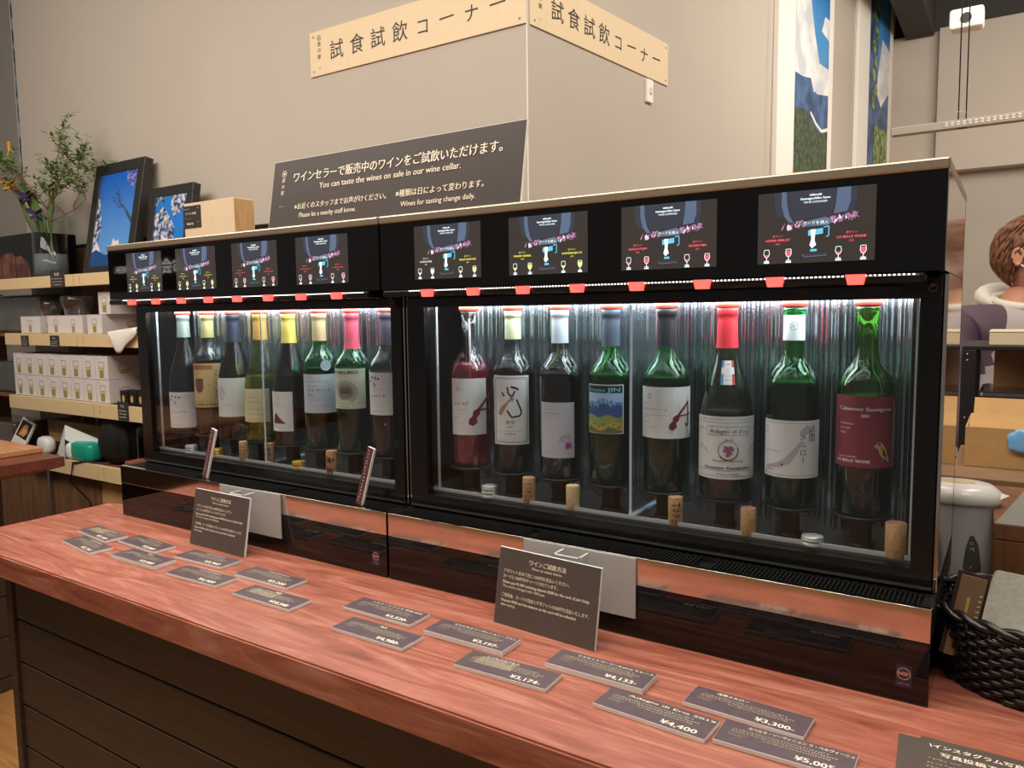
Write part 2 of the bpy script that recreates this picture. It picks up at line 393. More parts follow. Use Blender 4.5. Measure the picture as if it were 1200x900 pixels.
# picture at the far left edge
t = B().box((-4.62, 1.52, 1.40), (-4.22, 1.55, 2.75), m_white, bev=.003).build('canvas_print'); tag(t, 'blue-grey print hanging in the recess behind the vase', 'picture')
Art().rect(.012, .012, .388, 1.338, sky_print('print_lake', '#2b4656', '#9fb4bd', 14), 0).build('printed_picture', t, front(-4.62, 1.52, 1.40), .0006)
B().tube([(-4.28, 1.53, 1.40), (-4.22, 1.50, .75)], .002, 6, m_dark).build('hanging_cord', t)

# cashier sign hanging on the far side of the shop, behind the camera (seen mirrored in the black panels)
t = thing('cashier_sign', 'black hanging cashier sign with white lettering, seen only as a reflection', 'sign', (-5.25, -2.43, .70))
B().box((0, 0, 0), (1.15, .03, .32), m_blackm, bev=.003).build('sign_board', t)
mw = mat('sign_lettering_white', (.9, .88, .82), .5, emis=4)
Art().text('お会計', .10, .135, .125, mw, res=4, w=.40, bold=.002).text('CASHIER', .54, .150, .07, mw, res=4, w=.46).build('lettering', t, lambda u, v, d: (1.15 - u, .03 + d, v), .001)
for x in (.1, 1.05): B().tube([(x, .015, .31), (x, .015, 2.4)], .004, 6, m_blackm).build('suspension_wire', t)

# ------------------------------------------------------------------ hanging light rail, projector
t = thing('hanging_light_rail', 'long slim pale light rail hanging on wires from the ceiling', 'light', (.45, 3.0, 1.30))
B().box((0, 0, 0), (1.6, .05, .035), m_wall2, bev=.003).build('rail_body', t)
b = B()
for i in range(60): b.box((.22 + i * .023, -.002, .012), (.232 + i * .023, .001, .018), m_white); b.box((.22 + i * .023, -.002, .022), (.232 + i * .023, .001, .028), m_white)
o = b.build('slot_row', t); o['kind'] = 'stuff'
for x in (.27, .30): B().tube([(x, .02, .03), (x - .01, .02, 1.9)], .003, 6, m_blackm).build('suspension_wire', t)
B().box((.262, .005, .0), (.31, .045, .075), m_glass, bev=.003).build('wire_clip', t)
t = thing('ceiling_projector', 'white box lamp hanging under the dark ceiling', 'lamp', (.67, 4.2, 2.08))
B().box((-.085, -.06, 0), (.085, .06, .11), m_white, bev=.015).build('housing', t); B().tube([(0, 0, .1), (.02, 0, 1.1)], .012, 8, m_blackm).build('mounting_rod', t)
B().lathe([(.02, -.004), (.028, .0), (.028, .01)], 16, m_blackm, Matrix.Translation((0, -.06, .05)) @ Matrix.Rotation(RD(90), 4, 'X')).build('lens', t)

# ------------------------------------------------------------------ counter with rosewood top
ct = thing('tasting_counter', 'long counter with reddish wooden top and dark plank front carrying the two wine dispensers', 'counter', (0, 0, FZ))
top = B(); topoly = [(-1.055, -.325), (1.75, -.325), (1.75, .95), (-.9, .95), (-.9, .09), (-.99, .065), (-1.055, .05)]
bm = bmesh.new(); vs = [bm.verts.new((x, y, 0)) for x, y in topoly]; f = bm.faces.new(vs)
r = bmesh.ops.extrude_face_region(bm, geom=[f]); bmesh.ops.translate(bm, verts=[v for v in r['geom'] if isinstance(v, bmesh.types.BMVert)], vec=(0, 0, .05))
bmesh.ops.recalc_face_normals(bm, faces=bm.faces); bmesh.ops.bevel(bm, geom=[e for e in bm.edges if abs(e.verts[0].co.z - e.verts[1].co.z) < 1e-4], offset=.003, segments=2, affect='EDGES')
top.bm(bm, m_wtop, Matrix.Translation((0, 0, -FZ - .05))).build('countertop', ct)
B().box((-.85, -.268, 0), (1.7, .9, -FZ - .052), mat('counter_core', '#1d1712', .8)).build('carcass', ct)
z = -FZ - .064; k = 0
while z > 0.02:
    z0 = max(0.005, z - .098)
    B().box((-.848, -.283, z0 + .002), (1.70, -.268, z - .002), m_plank, bev=.002).build('plank', ct); z -= .0985
B().box((-.877, -.29, 0), (-.852, .9, -FZ - .052), m_plank, bev=.002).build('corner_post', ct)
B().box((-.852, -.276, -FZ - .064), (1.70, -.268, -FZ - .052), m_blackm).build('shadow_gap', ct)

# ------------------------------------------------------------------ wine dispensers
PX = .903
# ---- drawing shown on each touch screen
def scr(a, m1, n1, m2, n2, col1, col2):
    W, H = .143, .092
    eb = mat('screen_blue', (.09, .14, .24), .5, emis=.5); ebd = mat('screen_blue_dim', (.035, .042, .07), .5, emis=.4); ew = mat('screen_white', (.75, .95, 1), .5, emis=.8)
    ep = mat('screen_purple', (.34, .17, .34), .5, emis=.5); epw = mat('screen_lilac', (.8, .6, .85), .5, emis=.8); ec = mat('screen_cyan', (.1, .45, .65), .5, emis=.9)
    a.poly([(.030, H), (.036, H), (.037, .075), (.041, .06), (.046, .052), (.040, .052), (.034, .06), (.030, .075)], eb, 1)
    a.poly([(.020, H), (.030, H), (.030, .075), (.034, .06), (.028, .058), (.022, .07)], ebd, 1)
    a.poly([(.098, H), (.114, H), (.114, .075), (.110, .062), (.094, .060), (.097, .075)], eb, 1)
    a.poly([(.114, H), (.121, H), (.121, .072), (.116, .060), (.110, .062), (.114, .075)], ebd, 1)
    a.poly([(.036, H), (.098, H), (.097, .075), (.090, .058), (.046, .055), (.037, .075)], ebd, 0)
    r = random.Random(3)
    for i in range(70):
        u = r.uniform(.030, .060) if i < 26 else r.uniform(.086, .121); c = .047 + (u - .03) * .10
        a.poly([(u, c + r.uniform(-.005, .006)), (u + r.uniform(.002, .006), c + r.uniform(-.004, .006)), (u + r.uniform(-.001, .003), c + r.uniform(-.006, .001))], ep if i % 3 else epw, 2)
    a.poly([(.055, .052), (.085, .057), (.094, .052), (.088, .046), (.060, .046)], mat('screen_slate', (.10, .14, .22), .5, emis=.6), 2)
    a.text('カードを挿入', .073, .0485, .0052, ew, align='c', layer=3)
    a.text('tabinoeki', .072, .0845, .0040, ew, align='c', layer=3, bold=.00015); a.text('kawaguchiko base', .072, .0800, .0042, ew, align='c', layer=3, bold=.00015, w=.036); a.text('WINE DISPENSER', .072, .0755, .0036, ew, align='c', layer=3, w=.029)
    a.poly([(.064, .041), (.082, .043), (.082, .036), (.064, .034)], ec, 3); a.poly([(.067, .042), (.073, .042), (.072, .028), (.074, .022), (.069, .018), (.066, .022), (.068, .030)], ew, 4)
    a.poly([(.067, .017), (.075, .017), (.075, .014), (.067, .014)], ec, 4); a.line([(.083, .044), (.089, .045), (.089, .033), (.086, .032)], .0012, ec, 3)
    a.poly([(.057, .011), (.090, .013), (.087, .008), (.060, .0065)], ebd, 3); a.line([(.057, .011), (.060, .0075), (.087, .0085)], .0012, eb, 4)
    for cu, nm, yr, col in ((.026, m1, n1, col1), (.116, m2, n2, col2)):
        if nm: a.text(nm, cu, .029, .0042, col, align='c', layer=3, bold=.0001, w=min(.034, .0026 * len(nm)))
        else: a.marks(cu - .015, .029, .03, .003, col, 9)
        a.text('赤ワイン' if col is not E_Y else '白ワイン', cu, .0345, .0034, col, align='c', layer=3); a.text(yr, cu, .0245, .003, col, align='c', layer=3)
    for i, cu in enumerate((.012, .040, .101, .130)):
        col = col1 if i < 2 else col2
        lv = .012 if i % 2 == 0 else .0165
        a.poly([(cu - .0028, .0105), (cu - .0032, lv), (cu + .0032, lv), (cu + .0028, .0105), (cu, .0085)], col, 3)
        a.line([(cu - .003, .0185), (cu - .0036, .013), (cu - .002, .0095), (cu, .0085), (cu + .002, .0095), (cu + .0036, .013), (cu + .003, .0185), (cu - .003, .0185)], .0007, ew, 4)
        a.line([(cu, .0085), (cu, .004)], .0009, ew, 4); a.line([(cu - .003, .004), (cu + .003, .004)], .0010, ew, 4); a.rect(cu - .0035, .001, cu + .0035, .0028, ew, 4)
E_R = mat('screen_red', (.85, .10, .14), .5, emis=.9); E_Y = mat('screen_yellow', (.75, .75, .10), .5, emis=.8); E_W = mat('screen_pale', (.75, .75, .75), .5, emis=.8)
m_scr = mat('screen_glass', (.040, .034, .031), .12, emis=.55)
def dispenser(x0, label, names):
    W = .898
    t = thing('wine_dispenser', label, 'dispenser', (x0, 0, 0), 0, 'wine dispensers on the counter')
    B().box((0, 0, .001), (W, .36, .083), m_black, bev=.001).build('plinth', t)
    B().box((0, 0, .083), (W, .010, .1265), m_steel, bev=.0008).build('steel_fascia', t)
    b = B().box((0.0, .010, .083), (W, .36, .121), m_tray); b.box((0, .010, .121), (.012, .085, .1255), m_tray); b.box((W - .012, .010, .121), (W, .085, .1255), m_tray)
    b.box((0, .0805, .121), (W, .35, .133), m_tray); b.build('drip_tray', t)
    b = B(); x = .016
    while x < W - .017:
        if abs(x - W/3) > .01 and abs(x - 2*W/3) > .01: b.box((x, .012, .1235), (x + .0022, .052, .1262), m_bar)
        x += .0058
    for i in range(70): b.box((.03 + i * .012, .059, .1235), (.038 + i * .012, .074, .1262), m_bar)
    b.box((0, .053, .122), (W, .056, .1266), m_bar); o = b.build('tray_grille', t); o['kind'] = 'stuff'
    for x in (0, W - .012):
        b = B().box((x + .001, .075, .127), (x + .011, .36, .541), m_black); b.box((x if x == 0 else W - .001, .074, .127), (.001 if x == 0 else W, .36, .541), m_steel); b.build('side_panel', t)
        B().box((x + (0 if x == 0 else .007), .066, .127), (x + (.005 if x == 0 else .012), .074, .541), m_steel, bev=.0008).build('door_post', t)
    B().box((0, .35, .1), (W, .36, .66), m_blackm).build('back_panel', t)
    b = B().box((.001, 0, .542), (W - .001, .35, .66), m_black); b.box((0, .001, .542), (.001, .35, .66), m_steel); b.box((W - .001, .001, .542), (W, .35, .66), m_steel); b.build('display_head', t)
    B().box((-.001, -.002, .660), (W + .001, .362, .674), mat('satin_cap_steel', '#c9b79f', .32, .85), bev=.0025).build('top_cap', t)
    b = B()                                                             # chamber lining
    b.box((.012, .081, .133), (W - .012, .35, .160), m_steelb); b.build('chamber_floor', t)
    B().box((.040, .081, .1605), (W - .030, .0845, .1665), m_edge).build('floor_edge_rail', t)
    b = B(); n = 8; pts = []
    N_ = 320
    for i in range(N_ + 1):
        x = .014 + (W - .028) * i / N_; ph = (x - .104) / .099
        y = .215 + .024 * cos(2 * pi * ph) + .0032 * cos(2 * pi * ph * 9)
        pts.append((x, y))
    vs = []; fs = []
    for i, (x, y) in enumerate(pts):
        vs += [(x, y, .16), (x, y, .525)]
        if i: fs.append((2*i-2, 2*i, 2*i+1, 2*i-1))
    b.add(vs, fs, m_flute, True); b.build('fluted_liner', t)
    for xe in (.058, .862): B().box((xe, .081, .167), (xe + .0025, .086, .512), m_edge).build('liner_edge', t)
    B().box((.012, .081, .520), (W - .012, .34, .527), m_blackm).build('chamber_ceiling', t)
    B().box((.05, .168, .5150), (W - .05, .178, .520), m_led).build('led_strip', t)
    B().box((.05, .0830, .5155), (W - .05, .093, .5195), m_led).build('led_strip', t)
    lt = bpy.data.lights.new('chamber_light', 'AREA'); lt.shape = 'RECTANGLE'; lt.size = W - .1; lt.size_y = .05; lt.energy = 2.3; lt.color = (.82, .94, 1.0)
    lo = bpy.data.objects.new('chamber_light', lt); COL.objects.link(lo); lo.parent = t; lo.location = (W/2, .125, .512)
    # door
    d = B(); x0_, x1_, z0_, z1_ = .006, W - .006, .134, .527; a0, a1, c0, c1 = .047, .867, .156, .510
    for q in (((x0_, .062, z0_), (a0, .080, z1_)), ((a1, .062, z0_), (x1_, .080, z1_)), ((a0, .062, z0_), (a1, .080, c0)), ((a0, .062, c1), (a1, .080, z1_))): d.box(q[0], q[1], m_frameb)
    d = d.build('door_frame', t)
    B().box((a0 - .004, .069, c0 - .004), (a1 + .004, .072, c1 + .004), m_doorglass).build('door_glass', d)
    B().box((x0_, .060, z0_ - .0035), (x1_, .079, z0_), m_steelb).build('door_bottom_strip', d)
    b = B().box((.846, .050, .511), (.892, .0615, .537), m_blackm, bev=.001); b.build('hinge_plate', t)
    B().lathe([(.006, 0), (.006, .003), (.0035, .0035), (.003, .0015), (0, .0015)], 16, m_bar, Matrix.Translation((.882, .050, .524)) @ Matrix.Rotation(RD(90), 4, 'X')).build('hinge_screw', t)
    # tap rail
    B().box((.012, -.010, .5285), (.878, .060, .5405), m_frameb, bev=.003).build('tap_rail', t)
    B().box((.070, -.0108, .5368), (.872, -.006, .5395), m_steel, bev=.0008).build('rail_strip', t)
    b = B()
    for i in range(150): b.box((.075 + i * .0053, -.0112, .5376), (.0775 + i * .0053, -.0106, .5392), m_leddot)
    o = b.build('led_dots', t); o['kind'] = 'stuff'
    for i in range(8):
        x = .120 + i * .0975
        B().prism([(x - .0115, .5400), (x + .0115, .5400), (x + .0085, .5275), (x - .0085, .5275)], -.020, -.0095, m_red).build('tap_light', t)
        k = t.children[-1] if False else None
        bx_ = .104 + i * .099
        B().lathe([(.011, .500), (.0185, .503), (.0185, .509), (.014, .514), (.014, .520)], 20, m_gasket, Matrix.Translation((bx_, .126, 0))).build('bottle_gasket', t)
        b = B().lathe([(.0385, .2035), (.0400, .205), (.0400, .2075), (.036, .2078)], 28, m_blackm, Matrix.Translation((bx_, .126, 0)))
        b.box((bx_ - .012, .114, .162), (bx_ + .012, .138, .2035), m_blackm, bev=.002); b.lathe([(.018, .160), (.018, .164), (.012, .165)], 20, m_blackm, Matrix.Translation((bx_, .126, 0)))
        b.build('bottle_stand', t)
    dv = B().box((.4535, .0865, .1605), (.457, .185, .508), m_acr).build('acrylic_divider', t)
    B().box((.450, .0865, .1605), (.461, .20, .1665), m_acre, bev=.002).build('divider_foot', dv)
    B().box((.4531, .0855, .1605), (.4574, .0865, .508), m_acre).build('divider_edge', dv)
    for i, (n1, y1, n2, y2, c1, c2) in enumerate(names):
        xs = .081 + i * .199
        s = B().box((xs, -.0006, .558), (xs + .143, .001, .650), m_scr).build('touch_screen', t)
        a = Art(); scr(a, n1, y1, n2, y2, c1, c2); a.build('screen_image', s, front(xs, -.0006, .558), .00008)
    # inspection badge
    bd = B().box((.861, -.0006, .020), (.879, 0, .049), mat('badge_navy', '#2a2a3c', .4)).build('inspection_badge', t)
    a = Art(); mo = mat('badge_orange', '#e8967a', .5); a.ring(.009, .018, .0078, .0008, mo, 1, 24); a.disc(.009, .018, .0066, mat('badge_dark', '#34304a', .5), 1); a.text('NSF', .009, .0158, .0062, mo, align='c', layer=2, bold=.0002, w=.0115); a.marks(.002, .004, .014, .002, mo, 7)
    a.build('lettering', bd, front(.861, -.0006, .020), .0001)
    return t
m_flute = mat('fluted_steel', '#aeb9bf', 0.17, 1.0)
m_acre = mat('acrylic_edge', '#c3d2e2', 0.3)
m_edge = mat('satin_steel_edge', '#e2e8ec', 0.4, 0.6)
d1 = dispenser(-PX, 'farther wine dispenser, holding the bottle with an ochre label and the pink-capped one', [(None, '2020', None, '2021', E_Y, E_Y), (None, '2020', None, '2021', E_Y, E_Y), (None, '2020', None, '2019', E_R, E_R), (None, '2019', None, '2020', E_R, E_R)])
d2 = dispenser(0, 'nearer wine dispenser, holding the rose wine and the maroon-label bottle', [('KOSHU ROSE', '2021', 'MILLER HOUSE 2020', '2020', E_W, E_Y), ('WINERY BARREL', '2020', 'DOMAINE JIN CH', '2021', E_Y, E_Y), ('ASADA FUJIN', '2020', 'ADAGIO MBA', '2019', E_R, E_R), ('ASAMA MERLOT', '2020', 'LA BELLE VIGNE', '2021', E_R, E_R)])
lg = B().box((.384, -.0006, .050), (.479, 0, .072), m_blackm).build('name_plate', d2)
Art().frame(0, 0, .095, .022, .0006, m_inkg).text('enomatic', .0475, .0065, .0150, m_inkg, align='c', w=.082).build('lettering', lg, front(.384, -.0006, .050), .0001)

# ------------------------------------------------------------------ bottles
BORD = [(.0, .004), (.028, .001), (.0345, .001), (.0375, .005), (.0378, .174), (.0371, .183), (.0345, .192), (.0295, .201), (.0230, .209), (.0180, .217), (.0154, .227), (.0143, .240), (.0138, .283), (.0150, .284), (.0150, .292), (.0138, .294), (.010, .294)]
BURG = [(.0, .004), (.032, .001), (.0385, .001), (.0410, .006), (.0410, .112), (.0403, .130), (.0372, .150), (.0318, .172), (.0255, .193), (.0198, .213), (.0166, .231), (.0151, .248), (.0142, .283), (.0155, .284), (.0155, .292), (.0138, .294), (.010, .294)]
def rad(prof, z):
    for (r0, z0), (r1, z1) in zip(prof[3:], prof[4:]):
        if z0 <= z <= z1: return r0 + (r1 - r0) * (z - z0) / max(1e-6, z1 - z0)
    return prof[3][0]
G = {'clear': glassy('bottle_clear', (.93, .95, .95), 1.1, base=.03, rough=.03), 'green': glassy('bottle_green', (.22, .84, .36), 1.1, base=.03, rough=.03, gcol=(.8, 1, .85)), 'green2': glassy('bottle_olive_green', (.42, .78, .26), 1.1, base=.03, rough=.03, gcol=(.9, 1, .85)),
     'olive': glassy('bottle_olive', (.56, .57, .42), 1.0, base=.03, rough=.03), 'dark': glassy('bottle_dark', (.16, .17, .13), 1.0, base=.03, rough=.03), 'yell': glassy('bottle_yellow_green', (.78, .84, .46), 1.0, base=.03, rough=.03), 'grey': glassy('bottle_grey', (.55, .57, .52), 1.0, base=.03, rough=.03)}
Wn = {'red': mat('red_wine', '#140809', .25, spec=.1), 'redb': mat('brownish_red_wine', '#281912', .25, spec=.1), 'rose': glassy('rose_wine', (.78, .20, .26), .3, diffuse=.22, dcol='#c23448'), 'white': glassy('white_wine', (.72, .70, .22), .3, diffuse=.18, dcol='#a8a23a'), 'gr': mat('deep_green_wine', '#14260f', .25, spec=.1)}
CAMX, CAMYY = .9687, -1.0444
PAPER = mat('label_paper', '#e4e6e4', .55)
def bottle(x0, i, label, kind, g, wine, level, cap, lt, lb, a0, a1, art, paper=None, tube=None, extra=None):
    bx_ = x0 + .104 + i * .099; by_ = .126; bz_ = .2078
    prof = BORD if kind == 'b' else BURG
    t = thing('wine_bottle', label, 'bottle', (bx_, by_, bz_), 0, 'wine bottles in the dispensers')
    B().lathe([(max(r, .0001), z) for r, z in prof], 36, G[g], cap=False).build('glass_body', t)
    lv = level - bz_
    wp = [(.0001, .008)] + [(r - .0022, z + (.006 if z < .006 else 0)) for r, z in prof[1:] if z < lv] ; wp.append((rad(prof, lv) - .0022, lv)); wp.append((.0001, lv))
    B().lathe(wp, 32, Wn[wine], cap=False).build('wine', t)
    if cap:
        cm, clen = cap; p = [(rad(prof, z) + .0006, z) for z in [.2945 - clen + k * (clen - .012) / 6 for k in range(7)]]
        p += [(.0158, .2830), (.0158, .2930), (.0142, .2950), (.0001, .2950)] if clen > .03 else []
        B().lathe(p, 28, cm, cap=False).build('capsule', t)
    view = math.degrees(math.atan2(CAMX - bx_, by_ - CAMYY)); R = prof[4][0] + .0005
    A0 = RD(view + a0); Wd = R * RD(a1 - a0); H = lt - lb; z0 = lb - bz_
    fn = lambda u, v, d: ((R + d) * sin(A0 + u / R), -(R + d) * cos(A0 + u / R), z0 + v)
    o = Art().rect(0, 0, Wd, H, paper or PAPER, 0, 18).build('paper_label', t, fn)
    a = Art(); art(a, Wd, H)
    if a.it: a.build('label_print', o, fn, sub=.004)
    if tube: B().tube(tube[0], .0022, 6, tube[1]).build('dip_tube', t)
    if extra: extra(t, prof, RD(view))
    return t
red_ink = mat('red_ink', '#7a2230', .5); mag_ink = mat('magenta_ink', '#a23a9a', .5); blue_ink = mat('blue_ink', '#5b8fc4', .5); navy_ink = mat('navy_print', '#13283a', .5); cyan_ink = mat('cyan_ink', '#7fd0d8', .5)
green_ink = mat('green_ink', '#8fa653', .5); ochre_ink = mat('ochre_ink', '#c9a95c', .5); skyp = mat('pale_blue_ink', '#a8cbe6', .5); grey_ink = mat('silver_ink', '#b9b9bb', .5); tan_ink = mat('tan_ink', '#b08d6a', .5); grape_ink = mat('grape_ink', '#9a5f86', .5); white_ink = mat('white_ink', '#f1ece4', .5)
def violinA(a, u, v, h):
    a.line([(u + h*.06, v + h*.28), (u + h*.40, v + h*.66), (u + h*.74, v + h)], h*.10, red_ink); a.line([(u + h*.72, v + h), (u + h*.74, v + h*.12), (u + h*.66, v + h*.02), (u + h*.56, v + h*.15)], h*.085, red_ink)
    a.line([(u + h*.1, v + h*.42), (u + h*.88, v + h*.50)], h*.06, red_ink)
    a.poly([(u - h*.14, v - h*.05), (u + h*.02, v - h*.12), (u + h*.18, v), (u + h*.15, v + h*.16)], red_ink, 2); a.poly([(u - h*.14, v - h*.05), (u + h*.15, v + h*.16), (u + h*.26, v + h*.28), (u + h*.0, v + h*.24), (u - h*.12, v + h*.12)], red_ink, 2)
    a.poly([(u + h*.26, v + h*.28), (u + h*.29, v + h*.42), (u + h*.12, v + h*.48), (u + h*.02, v + h*.38), (u, v + h*.22)], red_ink, 2)
def artA(jp):
    def f(a, W, H):
        a.ring(W*.22, H*.82, .0042, .0007, m_inkg); a.ring(W*.22, H*.82, .0025, .0006, m_inkg)
        a.text(jp, W*.10, H*.54, .0055, m_inkd if len(jp) > 3 else red_ink, w=W*.42); a.text('赤ワイン' if len(jp) > 4 else 'ロゼ', W*.10, H*.66, .0045, m_inkg); a.marks(W*.10, H*.44, W*.4, .0022, red_ink); a.marks(W*.10, H*.30, W*.14, .0028, m_inkd); a.marks(W*.10, H*.20, W*.3, .0025, m_inkg)
        violinA(a, W*.60, H*.22, H*.50)
    return f
def artDance(a, W, H):
    a.frame(W*.06, H*.03, W*.96, H*.97, .0009, m_inkd, 1, 10); a.frame(W*.09, H*.05, W*.93, H*.95, .0004, m_inkd, 1, 10)
    a.marks(W*.38, H*.87, W*.2, .0022, m_inkg, 4)
    a.line([(W*.44, H*.84), (W*.46, H*.74), (W*.56, H*.70), (W*.62, H*.78)],   .003, m_inkd); a.line([(W*.52, H*.84), (W*.66, H*.82), (W*.70, H*.79)], .004, m_inkd); a.line([(W*.3, H*.76), (W*.36, H*.70)], .003, m_inkd)
    a.poly([(W*.48, H*.70), (W*.60, H*.68), (W*.56, H*.62)], m_inkg); a.line([(W*.52, H*.66), (W*.30, H*.54), (W*.20, H*.46), (W*.26, H*.44), (W*.42, H*.60)], .0036, tan_ink)
    a.line([(W*.66, H*.66), (W*.78, H*.48), (W*.74, H*.42), (W*.54, H*.40), (W*.42, H*.50)], .0032, m_inkd)
    a.text('甲州', W*.5, H*.30, .0085, m_inkd, align='c'); a.text('2020', W*.5, H*.245, .005, m_inkd, align='c')
    a.marks(W*.18, H*.19, W*.64, .0025, m_inkg); a.text('CARBERNE', W*.5, H*.145, .0045, red_ink, align='c'); a.marks(W*.35, H*.11, W*.3, .002, m_inkg); a.marks(W*.2, H*.075, W*.6, .002, m_inkg)
def artDog(a, W, H):
    a.marks(W*.14, H*.86, W*.24, .003, m_inkg); a.marks(W*.12, H*.79, W*.46, .003, m_inkd); a.line([(W*.12, H*.765), (W*.85, H*.755)], .0003, m_inkg)
    a.poly([(W*.74, H*.16), (W*.90, H*.17), (W*.90, H*.27), (W*.74, H*.28)], mag_ink); a.line([(W*.74, H*.28), (W*.62, H*.33), (W*.56, H*.31), (W*.66, H*.38), (W*.68, H*.42), (W*.74, H*.37), (W*.82, H*.42), (W*.84, H*.36), (W*.86, H*.28)], .0011, m_inkg)
    a.ring(W*1.0 - .006, H*.17, .007, .0010, m_inkg, 2, 16, 0, pi, .003)
    a.marks(W*.14, H*.09, W*.5, .0022, m_inkg); a.marks(W*.14, H*.05, W*.4, .0022, m_inkg)
def artJin(a, W, H):
    a.rect(W*.03, H*.02, W*.97, H*.98, navy_ink, 1, 16); a.text('Domaine', W*.05, H*.86, .0075, cyan_ink, w=W*.50, layer=3, bold=.0002); a.text('JIN', W*.60, H*.86, .0095, cyan_ink, w=W*.30, layer=3, bold=.0004)
    x0, x1 = W*.04, W*.96; n = 14; U = lambda k: x0 + (x1 - x0) * k / n
    def band(f0, f1, m, l): 
        for k in range(n): a.poly([(U(k), f0(k)), (U(k+1), f0(k+1)), (U(k+1), f1(k+1)), (U(k), f1(k))], m, l)
    q = lambda v: (lambda k: H * v)
    band(q(.03), q(.83), skyp, 2)
    rr = random.Random(4); mt = [H * (.68 + rr.uniform(-.05, .06)) for _ in range(n + 1)]; mt2 = [H * (.60 + rr.uniform(-.05, .03)) for _ in range(n + 1)]
    band(q(.3), lambda k: mt[k], blue_ink, 3); band(q(.3), lambda k: mt2[k], mat('deep_blue_ink', '#35619f', .5), 4)
    band(q(.03), lambda k: H * (.36 + .03 * sin(k * .9)), green_ink, 5); band(q(.03), lambda k: H * (.20 + .05 * sin(k * .6 + 1)), ochre_ink, 6); band(q(.03), lambda k: H * (.10 + .04 * sin(k * .8)), mat('dark_green_ink', '#5d7c38', .5), 7)
    for k in range(10): a.line([(W*(.1+.08*k), H*(.45+.01*(k % 3))), (W*(.16+.08*k), H*(.46+.012*(k % 2)))], .0012, red_ink, 6)
    for k in range(8): a.line([(U(k*1.5), mt[int(k*1.5)] - .001), (U(k*1.5 + .8), mt[int(k*1.5)] - .008)], .0009, white_ink, 6)
    for k in range(7): a.disc(W*(.15+.12*k), H*(.14+.06*(k % 2)), .0018, mat('dark_green_ink', '#5d7c38', .5), 8, 8)
def artAdagio(a, W, H):
    for v in (.04, .135, .9, .95): a.rect(W*.02, H*v, W*.98, H*v + .0007, m_inkg, 1, 14)
    a.frame(W*.22, H*.70, W*.84, H*.84, .0006, m_inkd, 1, 8); a.text('Adagio di Eria', W*.27, H*.735, .0085, m_inkd, w=W*.54, shear=.25)
    for s in (-1, 1): a.line([(W*(.53 - s*.48), H*.46), (W*(.53 - s*.42), H*.55), (W*(.53 - s*.35), H*.49), (W*(.53 - s*.28), H*.42)], .0008, m_inkd); a.line([(W*(.53 - s*.34), H*.78), (W*(.53 - s*.42), H*.82), (W*(.53-s*.5), H*.72)], .0008, m_inkd)
    a.text('2019', W*.53, H*.605, .006, m_inkd, align='c'); a.ring(W*.53, H*.46, .0155, .0018, m_inkd, 2, 24, -2.6, .4); a.ring(W*.53, H*.46, .0155, .0012, m_inkg, 2, 24, .6, 3.6)
    for dx, dy in ((0, .004), (-.004, .005), (.004, .005), (-.002, .001), (.002, .001), (.006, .002), (0, -.003), (.003, -.004), (-.001, -.007), (-.005, .0)): a.disc(W*.53 + dx, H*.46 + dy, .0027, grape_ink, 3, 9)
    a.text('Sweet Series', W*.53, H*.28, .005, m_inkd, align='c', w=W*.4); a.text('Domaine Kayagatake', W*.53, H*.165, .0055, m_inkd, align='c', w=W*.64, bold=.0002); a.text('Product of Japan', W*.53, H*.07, .0035, m_inkd, align='c', w=W*.3)
def artAsama(a, W, H):
    a.rect(W*.02, H*.04, W*.95, H*.04 + .0006, m_inkg, 1, 14); a.rect(W*.02, H*.95, W*.95, H*.95 + .0006, m_inkg, 1, 14); a.ring(W*.07, H*.82, .005, .0008, m_inkg)
    jp = [(.04,.06),(.10,.05),(.12,.12),(.20,.16),(.30,.17),(.40,.22),(.48,.26),(.54,.36),(.60,.48),(.62,.60),(.66,.70),(.60,.62),(.53,.52),(.46,.42),(.40,.34),(.30,.26),(.20,.22),(.10,.18)]
    a.poly([(W*u, H*v) for u, v in jp], grey_ink, 1); a.poly([(W*.62, H*.72), (W*.74, H*.78), (W*.84, H*.74), (W*.78, H*.86), (W*.72, H*.94), (W*.66, H*.88), (W*.60, H*.80)], grey_ink, 1); a.poly([(W*.14, H*.10), (W*.24, H*.11), (W*.22, H*.15), (W*.14, H*.14)], grey_ink, 1)
    a.disc(W*.37, H*.23, .0017, red_ink, 3, 8); a.text('ASAMA MERLOT', W*.05, H*.44, .0035, m_inkg, w=W*.32); a.marks(W*.05, H*.58, W*.1, .002, m_inkg)
    a.vtext('浅間', W*.80, H*.86, .0125, m_inkd); a.vtext('メルロー', W*.66, H*.72, .0105, m_inkd)
